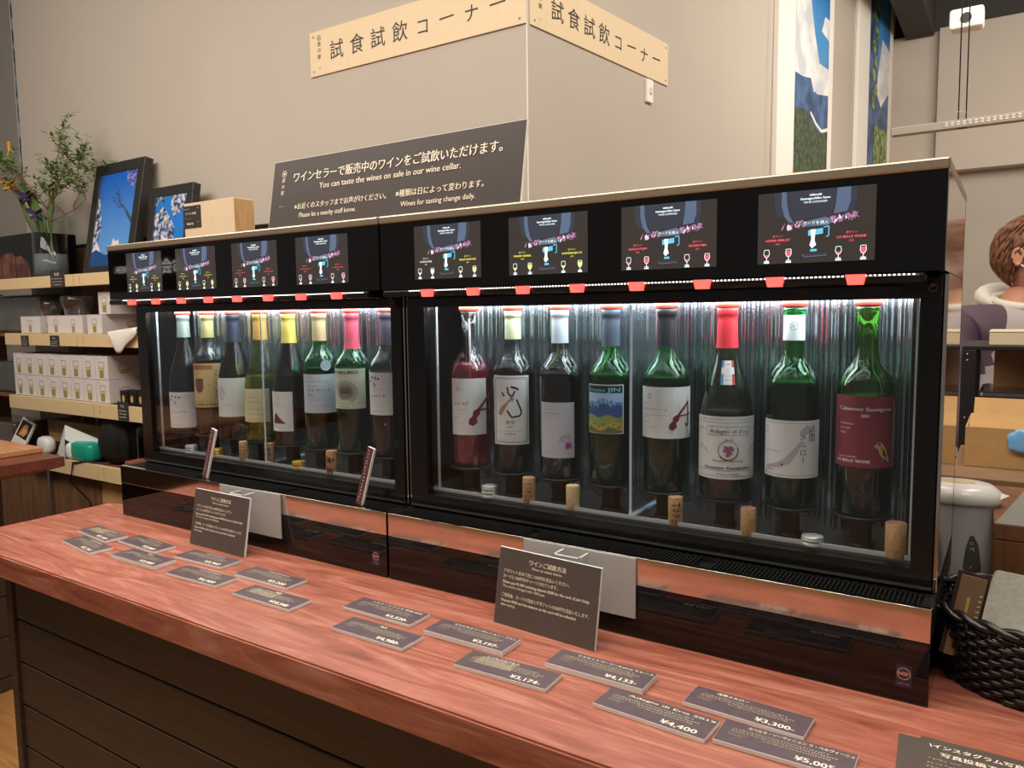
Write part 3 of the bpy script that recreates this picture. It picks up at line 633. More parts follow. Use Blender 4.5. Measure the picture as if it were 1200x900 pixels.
def artCab(a, W, H):
    a.text('Cabernet Sauvignon', W*.5, H*.80, .0072, white_ink, align='c', w=W*.76, bold=.00025); a.text('2021', W*.5, H*.71, .0058, white_ink, align='c', bold=.0002)
    for k, s_ in enumerate(('No filtration', 'Alc.11.4%', '750ml')): a.text(s_, W*.14, H*(.60 - k*.065), .0042, white_ink)
    a.text('Product of JAPAN', W*.10, H*.135, .0036, white_ink, w=W*.3); a.text('LA BELLE VIGNE', W*.10, H*.07, .0058, white_ink, w=W*.48, bold=.0003)
    a.poly([(W*.66, H*.34), (W*.71, H*.37), (W*.75, H*.33), (W*.80, H*.26), (W*.83, H*.16), (W*.86, H*.08), (W*.82, H*.12), (W*.76, H*.15), (W*.71, H*.19), (W*.69, H*.27), (W*.63, H*.31)], ochre_ink, 2)
    a.line([(W*.66, H*.34), (W*.71, H*.37), (W*.75, H*.33), (W*.80, H*.26), (W*.83, H*.16), (W*.86, H*.08), (W*.82, H*.12), (W*.76, H*.15), (W*.71, H*.19), (W*.69, H*.27), (W*.63, H*.31), (W*.66, H*.34)], .0005, white_ink, 3)
    a.poly([(W*.74, H*.30), (W*.79, H*.22), (W*.81, H*.14), (W*.76, H*.18)], m_inkd, 3); a.poly([(W*.67, H*.345), (W*.71, H*.36), (W*.73, H*.34), (W*.69, H*.325)], m_inkd, 3); a.line([(W*.75, H*.15), (W*.745, H*.09)], .0005, white_ink, 3)
    a.rect(W*.955, 0, W, H, white_ink, 1)
def artBlob(a, W, H):
    r = random.Random(5)
    for k in range(9): a.disc(W*r.uniform(.1, .4), H*r.uniform(.68, .92), .0014 + .0012*r.random(), m_inkd, 2, 7)
    a.marks(W*.1, H*.60, W*.45, .0018, m_inkg); a.marks(W*.1, H*.42, W*.5, .006, m_inkd, 5); a.marks(W*.12, H*.28, W*.5, .002, m_inkg); a.marks(W*.12, H*.2, W*.4, .002, m_inkg); a.marks(W*.1, H*.07, W*.35, .0025, m_inkg)
def artOchre(a, W, H):
    a.frame(0, 0, W, H, .0008, tan_ink, 1, 10); a.rect(W*.02, H*.86, W*.66, H*.96, mat('rust_print', '#b5643f', .5), 1, 6); a.marks(W*.06, H*.88, W*.5, .004, ochre_ink)
    a.poly([(W*.10, H*.66), (W*.38, H*.66), (W*.38, H*.45), (W*.33, H*.36), (W*.24, H*.33), (W*.14, H*.38), (W*.10, H*.46)], mat('brown_shield', '#7c4a35', .5)); a.marks(W*.5, H*.5, W*.12, .004, m_inkd, 3)
    for i, ch in enumerate('VRANIHS'): a.text(ch, W*.74, H*(.80 - i*.095), .0085, m_inkd, bold=.0001)
    a.text('CERVARO', W*.06, H*.04, .0085, m_inkd, w=W*.85, bold=.0001); a.line([(W*.70, H*.96), (W*.70, H*.14), (W*.02, H*.14)], .0005, m_inkd)
def artDia(a, W, H): a.line([(W*.12, H*.55), (W*.18, H*.78), (W*.27, H*.62), (W*.19, H*.42), (W*.12, H*.55)], .0009, m_inkd); a.line([(W*.15, H*.55), (W*.19, H*.7), (W*.24, H*.6)], .0004, m_inkg); a.marks(W*.12, H*.3, W*.35, .0022, m_inkg); a.marks(W*.12, H*.22, W*.1, .0022, m_inkg)
def artCream(a, W, H): a.marks(W*.25, H*.72, W*.4, .004, m_inkd); a.marks(W*.25, H*.60, W*.5, .0025, m_inkd); a.ring(W*.05, H*.75, .004, .0008, m_inkd); a.line([(W*.2, H*.35), (W*.35, H*.45), (W*.5, H*.36), (W*.65, H*.42), (W*.8, H*.34)], .0006, m_inkd); a.marks(W*.2, H*.22, W*.6, .0025, m_inkd); a.marks(W*.2, H*.08, W*.3, .0025, m_inkd)
def artLeaf(a, W, H): a.poly([(W*.12, H*.20), (W*.18, H*.42), (W*.30, H*.46), (W*.42, H*.36), (W*.56, H*.28), (W*.72, H*.19), (W*.4, H*.20)], mat('brown_leaf_ink', '#6a3a33', .5)); a.marks(W*.3, H*.72, W*.3, .002, m_inkg); a.marks(W*.25, H*.62, W*.5, .0025, m_inkg); a.marks(W*.2, H*.1, W*.5, .002, m_inkg); a.ring(W*.4, H*.85, .003, .0006, m_inkg)
def artBayer(a, W, H):
    a.marks(W*.25, H*.88, W*.25, .002, m_inkg); a.marks(W*.12, H*.80, W*.6, .003, m_inkd); a.marks(W*.14, H*.68, W*.35, .0032, m_inkd); a.text('ベイヤート', W*.14, H*.55, .0085, m_inkd, w=W*.62); a.text('2019', W*.16, H*.43, .0075, m_inkd)
    for v in (.36, .31, .2, .15, .07): a.marks(W*.14, H*v, W*(.7 if v > .1 else .3), .0022, m_inkg)
def artYak(a, W, H):
    a.text('YAKUBO', W*.05, H*.87, .0095, m_inkd, w=W*.72, bold=.0004); cu, cv = W*.42, H*.42
    a.ring(cu, cv, .020, .0012, m_inkg, 2, 30, 0, 2*pi, .017); a.disc(cu, cv, .0175, mat('sepia_ink', '#9b8a7c', .5), 1, 24, .015)
    for k in range(16):
        an = -1.0 + k * .25; a.ring(cu + .0235*cos(an), cv + .021*sin(an), .003, .0007, m_inkd, 2, 8)
    for k in range(6): a.line([(cu - .012, cv - .006 + .003*k), (cu - .004, cv - .002 + .002*k), (cu + .012, cv - .004 + .0025*k)], .0006, m_inkd, 3)
    a.text('Yakubo', cu, cv - .002, .0075, m_inkd, align='c', shear=.2, layer=4); a.text('2021', W*.78, H*.13, .004, m_inkd, w=W*.18); a.marks(W*.15, H*.12, W*.5, .002, red_ink); a.marks(W*.2, H*.04, W*.5, .0025, m_inkd)
def mcap(n, c, r=.35, me=0.0): return mat(n, c, r, me)
def tri_neck(t, prof, view):
    R = .0245; R2 = .0335
    fn = lambda u, v, d: ((R + (R2 - R) * (1 - v / .036) + d + .0008) * sin(view - .28 + u / .028), -(R + (R2 - R) * (1 - v / .036) + d + .0008) * cos(view - .28 + u / .028), .172 + v + .006)
    o = Art().rect(0, 0, .018, .036, white_ink, 0, 6).build('neck_label', t, fn); a = Art()
    a.rect(0, 0, .0035, .016, blue_ink, 1, 2); a.rect(.0145, 0, .018, .016, mat('tricolour_red', '#c9444a', .5), 1, 2); a.rect(0, .026, .0035, .036, blue_ink, 1, 2); a.rect(.0145, .026, .018, .036, mat('tricolour_red', '#c9444a', .5), 1, 2)
    a.marks(.005, .029, .008, .003, navy_ink, 4); a.ring(.009, .021, .003, .0005, skyp); a.marks(.005, .012, .008, .002, navy_ink, 4); a.marks(.005, .006, .008, .002, navy_ink, 4); a.build('label_print', o, fn)
def round_sticker(t, prof, view):
    R = .0384; A = view + .30
    fn = lambda u, v, d: ((R + d) * sin(A + u / R), -(R + d) * cos(A + u / R), .182 + v)
    o = Art().disc(0, 0, .0115, mat('pale_blue_sticker', '#a9c3cb', .5), 1, 20).build('round_sticker', t, fn); Art().marks(-.006, -.005, .012, .003, m_inkg, 4).build('label_print', o, fn)
TUBE_G = mat('green_tube', '#6fb04a', .4); TUBE_W = mat('clear_tube', '#c9b0b8', .4)
white_band = mcap('white_band', '#dfe6ea')
bottle(0, 0, 'clear bottle of rose wine with a white label bearing a violin-shaped A', 'b', 'clear', 'rose', .405, None, .377, .271, -62, 50, artA('ロゼ'), tube=([(.0, 0, .28), (.002, 0, .2), (.004, -.01, .12), (.012, -.02, .06), (.02, -.02, .04)], TUBE_W))
bottle(0, 1, 'dark red bottle with a tall white label framed in black showing a dancing figure', 'b', 'grey', 'red', .400, (mcap('pale_green_capsule', '#c9cfa6'), .052), .386, .261, -65, 45, artDance)
bottle(0, 2, 'dark red bottle with a silvery capsule and a pale label with a small magenta dog', 'b', 'grey', 'red', .394, (mcap('silver_white_capsule', '#ccd4dc', .3, .3), .058), .343, .246, -60, 38, artDog, mat('cool_paper', '#c8c8cf', .5), tube=([(.0, 0, .28), (-.002, -.006, .22), (-.008, -.030, .19)], mat('olive_tube', '#9aa25a', .4)))
bottle(0, 3, 'green bottle with a blue mountain landscape on its label', 'b', 'green', 'gr', .395, (mcap('slate_capsule', '#46505c'), .062), .378, .296, -72, 32, artJin, white_ink, tube=([(.0, 0, .28), (.0, -.01, .22), (-.008, -.032, .188)], TUBE_G))
bottle(0, 4, 'green bottle with a black capsule and a white label with a red violin-shaped A', 'b', 'green', 'redb', .392, (mcap('black_capsule', '#24262c'), .062), .378, .296, -78, 76, artA('マスカットベーリーA'))
bottle(0, 5, 'sloping-shouldered bottle with a bright red capsule and a white label with grapes', 'g', 'olive', 'redb', .346, (mcap('red_capsule', '#d2333c'), .062), .338, .242, -78, 78, artAdagio, None, extra=tri_neck)
bottle(0, 6, 'green bottle with a white neck band and a grey map on its white label', 'b', 'green', 'redb', .394, None, .338, .254, -75, 75, artAsama, None, extra=lambda t, p, v: (B().lathe([(.0152, .245), (.0150, .282)], 28, white_band, cap=False).build('neck_band', t), Art().ring(0, 0, .006, .0008, m_inkg).line([(-.005, -.002), (.005, .002)], .0008, m_inkg).line([(-.003, .004), (.002, -.005)], .0008, m_inkg).build('neck_band_print', t, lambda u, w_, d: ((.0154 + d) * sin(v + u / .0154), -(.0154 + d) * cos(v + u / .0154), .266 + w_))))
bottle(0, 7, 'green bottle with no capsule and a maroon label with a small bird', 'b', 'green2', 'red', .378, None, .378, .279, -72, 73, artCab, mat('maroon_paper', '#8a3444', .5))
bottle(-PX, 0, 'dark bottle with a silver-green capsule and a low white label dotted with black', 'g', 'dark', 'gr', .30, (mcap('silver_green_capsule', '#a9b8b0', .3, .4), .056), .309, .219, -75, 55, artBlob)
bottle(-PX, 1, 'dark bottle with a pale gold capsule and a tall ochre label', 'b', 'grey', 'red', .392, (mcap('pale_gold_capsule', '#c9bf84', .3, .3), .056), .384, .276, -68, 50, artOchre, mat('ochre_paper', '#d8bb7f', .5))
bottle(-PX, 2, 'black-looking bottle with a navy capsule and a white label with one diamond', 'g', 'dark', 'red', .36, (mcap('navy_capsule', '#2b3342'), .066), .352, .260, -70, 55, artDia)
bottle(-PX, 3, 'yellow-green bottle of white wine with an orange-gold capsule and a cream label', 'g', 'yell', 'white', .360, (mcap('orange_gold_capsule', '#cf9f4f', .3, .3), .060), .331, .254, -75, 22, artCream, mat('cream_paper', '#d8d2a6', .5))
bottle(-PX, 4, 'dark bottle with a yellow capsule and a narrow white label with a brown leaf shape', 'g', 'dark', 'red', .365, (mcap('yellow_capsule', '#d6c160', .3, .2), .066), .329, .240, -75, 4, artLeaf)
bottle(-PX, 5, 'green bottle with a champagne capsule and a round pale sticker above its label', 'b', 'green', 'red', .384, (mcap('champagne_capsule', '#c4b186', .3, .3), .060), .371, .287, -70, 62, artBayer, mat('bluish_paper', '#ccd8e0', .5), extra=round_sticker)
bottle(-PX, 6, 'green bottle with a pink capsule and a pale label with a sepia round picture', 'b', 'green', 'redb', .386, (mcap('pink_capsule', '#cf5468'), .076), .386, .302, -75, 40, artYak, mat('pale_green_paper', '#d3dbc4', .5))
bottle(-PX, 7, 'dark bottle with a grey-violet capsule, half behind the black door frame', 'b', 'grey', 'redb', .381, (mcap('grey_violet_capsule', '#5a5462'), .066), .381, .295, -75, 40, artBlob)

# corks and screw caps in front of the bottles
def cork(x, y, h, r, label, m=None, stain=False, marks=0):
    t = B().lathe([(r * .94, 0), (r, .0015), (r, h - .0015), (r * .94, h)], 22, m or m_cork).build('wine_cork', loc=(x, y, .1602))
    tag(t, label, 'cork', 'corks lined up behind the dispenser glass')
    if stain: B().lathe([(r * .93, h + .0002), (.0001, h + .0003)], 22, m_corkr, cap=False).build('stained_end', t)
    if marks:
        A = RD(20); a = Art(); rr = random.Random(int(x * 100))
        for k in range(marks): a.marks(.0, .005 + k * (h - .01) / marks, .016, (h - .012) / marks * .8, m_inkd, 3 + k % 3)
        a.build('cork_print', t, lambda u, v, d: ((r + d) * sin(A - .6 + u / r), -(r + d) * cos(A - .6 + u / r), v))
    return t
def scap(x, y, m, label, r=.0150, h=.016, n=2):
    t = thing('screw_cap', label, 'bottle cap', (x, y, .1602), 0, 'screw caps behind the dispenser glass')
    p = []; 
    for k in range(n): z = k * h / n; p += [(r, z + .0005), (r, z + h / n * .7), (r * .94, z + h / n * .78), (r * .94, z + h / n * .95)]
    B().lathe(p + [(r, h), (r * .96, h + .001), (.0001, h + .001)], 26, m).build('cap_shell', t)
    B().lathe([(r * .75, h + .0012), (r * .7, h + .0016), (r * .65, h + .0012)], 24, m, cap=False).build('top_ring', t)
scap(.171, .09, m_capsil, 'silver screw cap below the rose bottle', n=3, h=.020)
cork(.257, .09, .046, .0115, 'cork with dark lettering down its side, beneath the dancing-figure bottle', marks=5)
cork(.346, .09, .042, .0118, 'plain pale cork beneath the dog-label bottle', m=mat('pale_cork', '#d8b98a', .8, noise=.1, nscale=200))
cork(.531, .09, .045, .0115, 'cork with brown print beneath the black-capsule green bottle', marks=4)
cork(.646, .09, .042, .0115, 'cork with a pink-stained top beneath the grape-label bottle', stain=True)
scap(.738, .09, m_capsil, 'flat silver screw cap below the map-label bottle', h=.012, n=2)
cork(.846, .088, .048, .0135, 'thick cork with a wine-stained top beneath the maroon-label bottle', stain=True)
scap(-.735, .09, m_capsil, 'silver screw cap below the ochre-label bottle', h=.018, n=3)
scap(-.635, .09, m_capgold, 'tall gold screw cap behind the small slanted strip', h=.018, n=3)
cork(-.528, .088, .046, .0115, 'printed cork beneath the white wine bottle', marks=4)
cork(-.453, .100, .046, .0115, 'printed cork just behind the acrylic divider', marks=3)
scap(-.343, .09, m_capgold, 'flat gold screw cap beneath the yellow-capsule bottle', h=.016, n=2)
cork(-.238, .088, .050, .0120, 'pinkish cork with black scrawl beneath the round-sticker bottle', m=mat('pinkish_cork', '#bf8f6c', .8, noise=.15, nscale=200), marks=2)

# narrow strips leaning on the tray
def strip(x, label):
    t = B().box((-.009, -.003, 0), (.009, .003, .117), m_white, bev=.0006).build('leaning_strip', loc=(x, .022, .1268)); t.rotation_euler = (RD(-5), RD(14), 0)
    tag(t, label, 'sign strip', 'small strips standing on the drip trays')
    mm = mat('maroon_strip', '#5a3436', .5); a = Art().rect(0, 0, .0155, .1165, mm, 0)
    for k in range(16): a.marks(.0045, .006 + k * .0068, .006, .0045, white_ink, 1, 2, k)
    a.build('strip_print', t, front(-.0088, -.003, .0003), .0002)
strip(-.586, 'narrow maroon strip leaning in front of the ochre and navy-capped bottles')
strip(-.094, 'narrow maroon strip leaning by the join of the two dispensers')

# card holder plates and acrylic pockets
for x, lab in ((-.497, 'frosted plate with clear pocket on the farther dispenser'), (.305, 'frosted plate with clear pocket on the nearer dispenser')):
    t = thing('card_holder', lab, 'card holder', (x, -.0045, .032), 0, 'frosted card holders on the dispenser fronts')
    B().box((0, -.001, 0), (.2, .0025, .0945), m_frost, bev=.0008).build('backing_plate', t)
    b = B(); b.box((.075, -.030, .050), (.0765, -.002, .089), m_acr); b.box((.1185, -.030, .050), (.12, -.002, .089), m_acr); b.box((.075, -.0315, .050), (.12, -.030, .089), m_acr); b.box((.075, -.030, .049), (.12, -.002, .050), m_acr)
    b.build('card_pocket', t)
    e = B()
    for q in (((.0747, -.0318, .0885), (.1203, -.0298, .0899)), ((.0747, -.0318, .0885), (.0768, -.002, .0899)), ((.1182, -.0318, .0885), (.1203, -.002, .0899))): e.box(q[0], q[1], m_white)
    e.build('pocket_rim', t)

# instruction boards
def instr(x, y, label, Wd, H, detail, rz):
    t = thing('instruction_board', label, 'sign', (x, y, 0.0005), rz, 'how to taste boards on the counter'); t.rotation_euler = (RD(-10), 0, rz)
    B().box((0, 0, 0), (Wd, .005, H), m_white, bev=.0005).build('foam_board', t)
    p = Art().rect(.0004, .0004, Wd - .0004, H - .0004, m_brown, 0).build('printed_face', t, front(0, 0, 0), .0001)
    a = Art(); u = .012
    a.text('ワインご試飲方法', Wd*.5, H*.845, .0088, m_ink, align='c', res=detail, bold=.0001); a.text('How to taste wines.', Wd*.5, H*.785, .0062, m_ink, align='c', w=.057)
    a.text('デポジット含めて先に1500円お支払いください。', u, H*.685, .0066, m_ink, w=.125); a.text('カードに1000円分チャージされています。', u, H*.615, .0066, m_ink, w=.105)
    a.text('Please pay ¥1,500 including deposit ¥500 for the card. (Cash Only)', u, H*.545, .0058, m_ink, w=.162, bold=.0001); a.text('The card is charged with 1000 yen.', u, H*.49, .0058, m_ink, w=.083)
    a.text('ご使用後、カードの残金とデポジットの500円を返金いたします。', u, H*.37, .0066, m_ink, w=.164); a.text('Deposit ¥500 and the balance on the card will be refunded', u, H*.305, .0058, m_ink, w=.141, bold=.0001); a.text('after tasting.', u, H*.25, .0058, m_ink, w=.028)
    a.build('lettering', p, front(0, 0, 0), .00016)
instr(.283, -.064, 'dark how-to-taste board standing before the nearer dispenser', .190, .122, 3, RD(-4))
instr(-.532, -.062, 'dark how-to-taste board standing before the farther dispenser', .190, .122, 2, RD(-1))

# price cards lying on the counter
cards = [(-.842, -.146, -6, '', '¥2,640', 'the picture-like one at the far end nearest the dispenser', 0), (-.786, -.208, -7, '', '¥2,750', 'at the far end, in front of the picture-like one', 1), (-.675, -.142, -3, '', '¥3,080', 'third along the dispenser side, left of the far how-to board', 2),
 (-.580, -.212, 1, '甲州', '¥3,080', 'with a short centred name, front row, below the third back one', 3), (-.467, -.143, 2, '', '¥3,960', 'directly before the farther how-to board', 4), (-.386, -.213, 2, '', '¥4,400', 'front row, diagonal from the farther how-to board', 5),
 (-.265, -.147, 0, '', '¥2,200', 'back row, first beyond the farther how-to board', 6), (-.180, -.214, 0, '甲斐', '¥10,340', 'front row, priced 10,340', 7), (.036, -.155, 0, 'シャトーソラリス 甲州 2020', '¥3,520-', 'back row, priced 3,520', 8), (.083, -.227, 0, '牧丘', '¥4,980-', 'front row, with a short two-character name', 9),
 (.218, -.162, 0, 'カルムネゴ ソーヴィニョン・ブラン', '¥3,197-', 'back row, priced 3,197, left of the nearer how-to board', 10), (.326, -.226, 2, 'シャルドネアルム', '¥3,174-', 'front row, priced 3,174, with dense gold print', 11), (.436, -.158, 0, 'マスカットベーリーA picco ミレーユ', '¥4,133-', 'back row, priced 4,133, under the nearer how-to board', 12),
 (.542, -.218, -3, 'Adagio di Eria 2019', '¥4,400', 'front row, between the ones priced 4,133 and 5,005', 13), (.637, -.155, -2, '浅間メルロー', '¥3,300-', 'back row, nearest the dispenser corner, priced 3,300', 14), (.697, -.218, 1, 'カベルネ・ソーヴィニョン ラ・ベルヴィーニュ', '¥5,005-', 'front row, nearest the camera, priced 5,005', 15)]
for x, y, rz, name, price, where, i in cards:
    Wd, D, th = .148, .050, .0055 if i not in (3, 10, 12) else .008
    t = thing('price_card', 'dark price card ' + where, 'price card', (x, y, .0003), RD(rz), 'price cards lying on the counter')
    B().box((0, 0, 0), (Wd, D, th), m_white, bev=.0004).build('foam_board', t)
    p = Art().rect(.0004, .0004, Wd - .0004, D - .0004, m_card, 0).build('printed_face', t, up(0, 0, th), .00012)
    a = Art(); rr = random.Random(i)
    if name: a.text(name, Wd*.5 if len(name) < 5 else .03, D*.80, .0062, m_ink, align='c' if len(name) < 5 else 'l', w=min(Wd*.78, .0068 * len(name)), bold=.0001)
    else: a.marks(.05, D*.80, .06, .005, m_ink)
    a.marks(.014, D*.64, Wd*.72, .0032, m_gold); a.marks(.012, D*.54, Wd*.80, .0032, m_gold)
    a.marks(.012, D*.44, .022, .0026, m_dim); a.marks(.012, D*.36, .018, .0026, m_dim); a.marks(.05, D*.44, Wd*.5, .0028, m_gold)
    if i in (0, 11, 7):
        for k in range(5): a.marks(.022, D*(.72 - k*.09), .06, .0045, m_gold, 18, 3, k)
    a.text(price, Wd*.60, D*.10, .0125, m_ink, w=.046 if len(price) < 8 else .050, bold=.0004)
    a.build('lettering', p, up(0, 0, th), .0002)
for k, (x, y, rz) in enumerate(((.885, -.225, 4), (.900, -.222, 1))):
    t = thing('leaflet_card', ['brown promotional card lying under the topmost one at the right end of the counter', 'topmost brown promotional card with white lettering at the right end of the counter'][k], 'card', (x, y, .0004 + k*.0024), RD(rz), 'promotional cards at the right end')
    B().box((0, 0, 0), (.2, .14, .002), m_brown, bev=.0003).build('card_stock', t)
    if k:
        a = Art(); a.text('\\インスタグラム写真投稿キャンペーン/', .010, .119, .0095, m_ink, w=.17, bold=.0002); a.text('写真投稿で大store', .022, .103, .0095, m_ink, w=.088, bold=.0002); a.text('お会計', .05, .089, .008, m_ink)
        for q in range(3): a.marks(.010, .092 - q*.009, .032, .004, m_dim)
        a.ring(.022, .060, .010, .0007, m_ink, 2, 20, 0, 2*pi, .006); a.marks(.014, .058, .016, .004, m_ink); a.build('lettering', t, up(0, 0, .002), .0002)
# notice board standing on the dispensers
t = thing('tasting_notice', 'large dark notice in two languages leaning back on top of the dispensers', 'sign', (-.316, .010, .6755)); t.rotation_euler = (RD(-10), 0, 0)
NW, NH = .613, .137
B().box((0, 0, 0), (NW, .005, NH), m_white, bev=.0005).build('foam_board', t)
p = Art().rect(.0010, .0005, NW - .0012, NH - .0008, mat('notice_print', '#453c37', .5, noise=.08, nscale=60), 0).build('printed_face', t, front(0, 0, 0), .0001)
a = Art(); a.ring(.034, NH*.80, .0068, .0011, m_ink); a.disc(.034, NH*.80, .0028, m_ink); a.vtext('旅の駅', .034, NH*.70, .0100, m_ink, 1.3); a.marks(.029, NH*.30, .012, .0022, m_ink, 6)
a.text('ワインセラーで販売中のワインをご試飲いただけます。', .064, NH*.660, .0225, m_ink, w=.505, res=4, bold=.0004); a.text('You can taste the wines on sale in our wine cellar.', .140, NH*.510, .0165, m_ink, w=.345, res=3, bold=.0002)
a.text('※お近くのスタッフまでお声がけください。', .074, NH*.245, .0135, m_ink, w=.245, res=3, bold=.0002); a.text('Please let a nearby staff know.', .090, NH*.115, .0135, m_ink, w=.155, res=3, bold=.0001)
a.text('※種類は日によって変わります。', .342, NH*.245, .0145, m_ink, w=.195, res=3, bold=.0002); a.text('Wines for tasting change daily.', .356, NH*.105, .0135, m_ink, w=.165, res=3, bold=.0001)
a.build('lettering', p, front(0, 0, 0), .0003)
for q in (.10, .50): B().prism([(.0055, .008), (.0055, .07), (.040, .0175)], q, q + .003, m_white, ax='x').build('rear_stay', t)

# ------------------------------------------------------------------ shelving unit on the back wall
t = thing('shelving_unit', 'wall shelving with beige-edged shelves carrying glassware boxes, vase and framed photos', 'shelf', (0, 0, 0))
tops = [.705, .418, .086, -.218]; xl = [-4.0, -3.57, -3.57, -3.45]
for k, (z, x0) in enumerate(zip(tops, xl)):
    B().box((x0, .92, z - .022), (-1.45, 1.235, z - .004), m_wbrown).build('shelf_board', t)
    js = [x0, -2.83, -1.45] if k < 2 else [x0, -2.72, -1.45]
    h = [.054, .058, .066, .070][k]
    for a_, b_ in zip(js, js[1:]):
        e = B().box((a_ + .003, .900, z - h), (b_ - .003, .920, z + .003), m_fascia, bev=.001).build('edge_strip', t)
    for q in range(3):
        B().lathe([(.003, 0), (.003, .001), (.0005, .0015)], 8, m_wbrown, Matrix.Translation((js[1] + .06, .900, z - .012 - q * .014)) @ Matrix.Rotation(RD(90), 4, 'X')).build('edge_pin', t)
B().box((-3.585, 1.235, FZ), (-1.45, 1.248, .893), m_wbrown).build('back_board', t)
B().box((-4.0, 1.225, .893), (-1.45, 1.248, .902), m_blackm).build('back_board_edge', t)
for a_, b_, mm in ((-3.58, -3.28, m_wbrown), (-3.275, -2.80, m_wbrown), (-2.795, -2.40, m_oak), (-2.395, -1.95, m_oak), (-1.945, -1.45, m_oak)):
    B().box((a_, .955, FZ), (b_, .975, -.30 if mm is not m_oak else -.315), mm, bev=.002).build('lower_panel', t)
B().box((-3.58, .976, FZ), (-1.45, 1.235, -.25), mat('shelf_core', '#241a14', .8)).build('base_cabinet', t)
B().box((-2.46, .952, -.345), (-1.45, .956, -.315), m_blackm).build('finger_slot', t)
B().box((-3.285, .935, FZ), (-3.268, .953, -.29), m_steelb).build('upright_rail', t)
B().box((-2.30, 1.0, -.2), (-2.28, 1.235, .68), m_wbrown).build('divider_panel', t)
def shelftag(x, z, w, h, label):
    s = B().box((x, .895, z), (x + w, .8985, z + h), mat('dark_tag', '#33302f', .5), bev=.0005).build('shelf_tag'); tag(s, label, 'label', 'small dark tags on the shelf edges')
    a = Art(); a.text('旅の駅' if w > .09 else 'グラス', w/2, h*.68, h*.2, m_ink, align='c', w=w*.35)
    for q in range(3): a.marks(w*.12, h*(.12 + q*.17), w*.76, h*.1, m_ink, 7)
    a.build('lettering', s, front(x, .895, z), .0003)
shelftag(-3.035, .648, .13, .085, 'dark tag on the top shelf edge below the vase')
shelftag(-3.38, .352, .075, .058, 'dark tag on the second shelf edge, below the box of one glass')
shelftag(-3.08, .352, .085, .060, 'dark tag on the second shelf edge, below the wide box')
shelftag(-2.500, .025, .085, .085, 'dark tag on the third shelf edge, below the small black tins')

# glassware boxes
m_box = mat('white_box', '#d9d2cf', .6); m_olive = mat('olive_print', '#9a8f3a', .5)
def gicon(a, u, v, s, full=True):
    a.line([(u - .3*s, v + .5*s), (u - .32*s, v + .15*s), (u - .22*s, v - .1*s), (u - .22*s, v - .5*s), (u + .22*s, v - .5*s), (u + .22*s, v - .1*s), (u + .32*s, v + .15*s), (u + .3*s, v + .5*s), (u - .3*s, v + .5*s)], .035*s, m_inkg)
    a.poly([(u - .2*s, v - .02*s), (u - .2*s, v - .46*s), (u + .2*s, v - .46*s), (u + .2*s, v - .02*s)], m_olive if full else tan_ink, 3); a.poly([(u - .22*s, v + .16*s), (u + .22*s, v + .16*s), (u + .17*s, v + .06*s), (u - .17*s, v + .06*s)], ochre_ink, 3)
def gbox(x, y, z, w, d, h, label, icons=1, full=True, wide=False, group='boxed glasses on the shelves', sicon=True):
    t = B().box((0, 0, 0), (w, d, h), m_box, bev=.001).build('glassware_box', loc=(x, y, z)); tag(t, label, 'box', group)
    a = Art(); 
    for q in range(icons): gicon(a, w * (q + .5) / icons, h * .42, h * .66 if not wide else h*.62, full)
    a.marks(w*.12, h*.84, w*.2, h*.05, m_inkg, 3); a.line([(.002, h*.985), (w - .002, h*.985)], .001, m_inkg, 1); a.line([(.001, 0), (.001, h)], .001, m_inkg, 1); a.build('printed_front', t, front(0, 0, 0), .0003)
    if sicon:
        a = Art(); a.ring(d/2, h*.45, h*.3, .003, tan_ink, 2, 20, 0, 2*pi, h*.22); a.poly([(d/2 - h*.25, h*.42), (d/2 + h*.25, h*.42), (d/2 + h*.18, h*.24), (d/2 - h*.18, h*.24)], ochre_ink, 1); a.build('printed_side', t, lambda u, v, dd: (w + dd, u, v), .0003)
    return t
ords = ['first', 'second', 'third', 'fourth', 'fifth', 'sixth', 'seventh', 'eighth']
for r_ in range(2):
    for k in range(8):
        gbox(-3.545 + k * .1165, .925, .0895 + r_ * .113, .113, .16, .112, 'small white glass box, %s from the vase end in the %s of two rows' % (ords[k], ['lower', 'upper'][r_]), group='two rows of small white glass boxes')
gbox(-3.435, .925, .4215, .20, .12, .088, 'white glass box at the vase end of the second shelf', 1, False)
gbox(-3.155, .925, .4215, .335, .14, .090, 'wide white box printed with two glasses on the second shelf', 2, False, sicon=False)
gbox(-2.775, .925, .4215, .13, .30, .092, 'white glass box with tan side picture on the second shelf, lower of the pair', 1)
gbox(-2.700, .945, .5145, .10, .26, .105, 'white glass box stacked on top of the one with tan side picture', 1)
for k, x in enumerate((-2.535, -2.465, -2.395)):
    t = B().box((x, .93, .0895), (x + .058, .99, .157), m_blackm, bev=.004).build('black_tin'); tag(t, 'small black tin, %s of the row on the third shelf' % ['first', 'middle', 'last'][k], 'tin', 'small black tins on the third shelf')
    Art().disc(.029, .03, .011, ochre_ink, 1, 12, .017).build('printed_mark', t, front(x, .93, .0895), .0003)
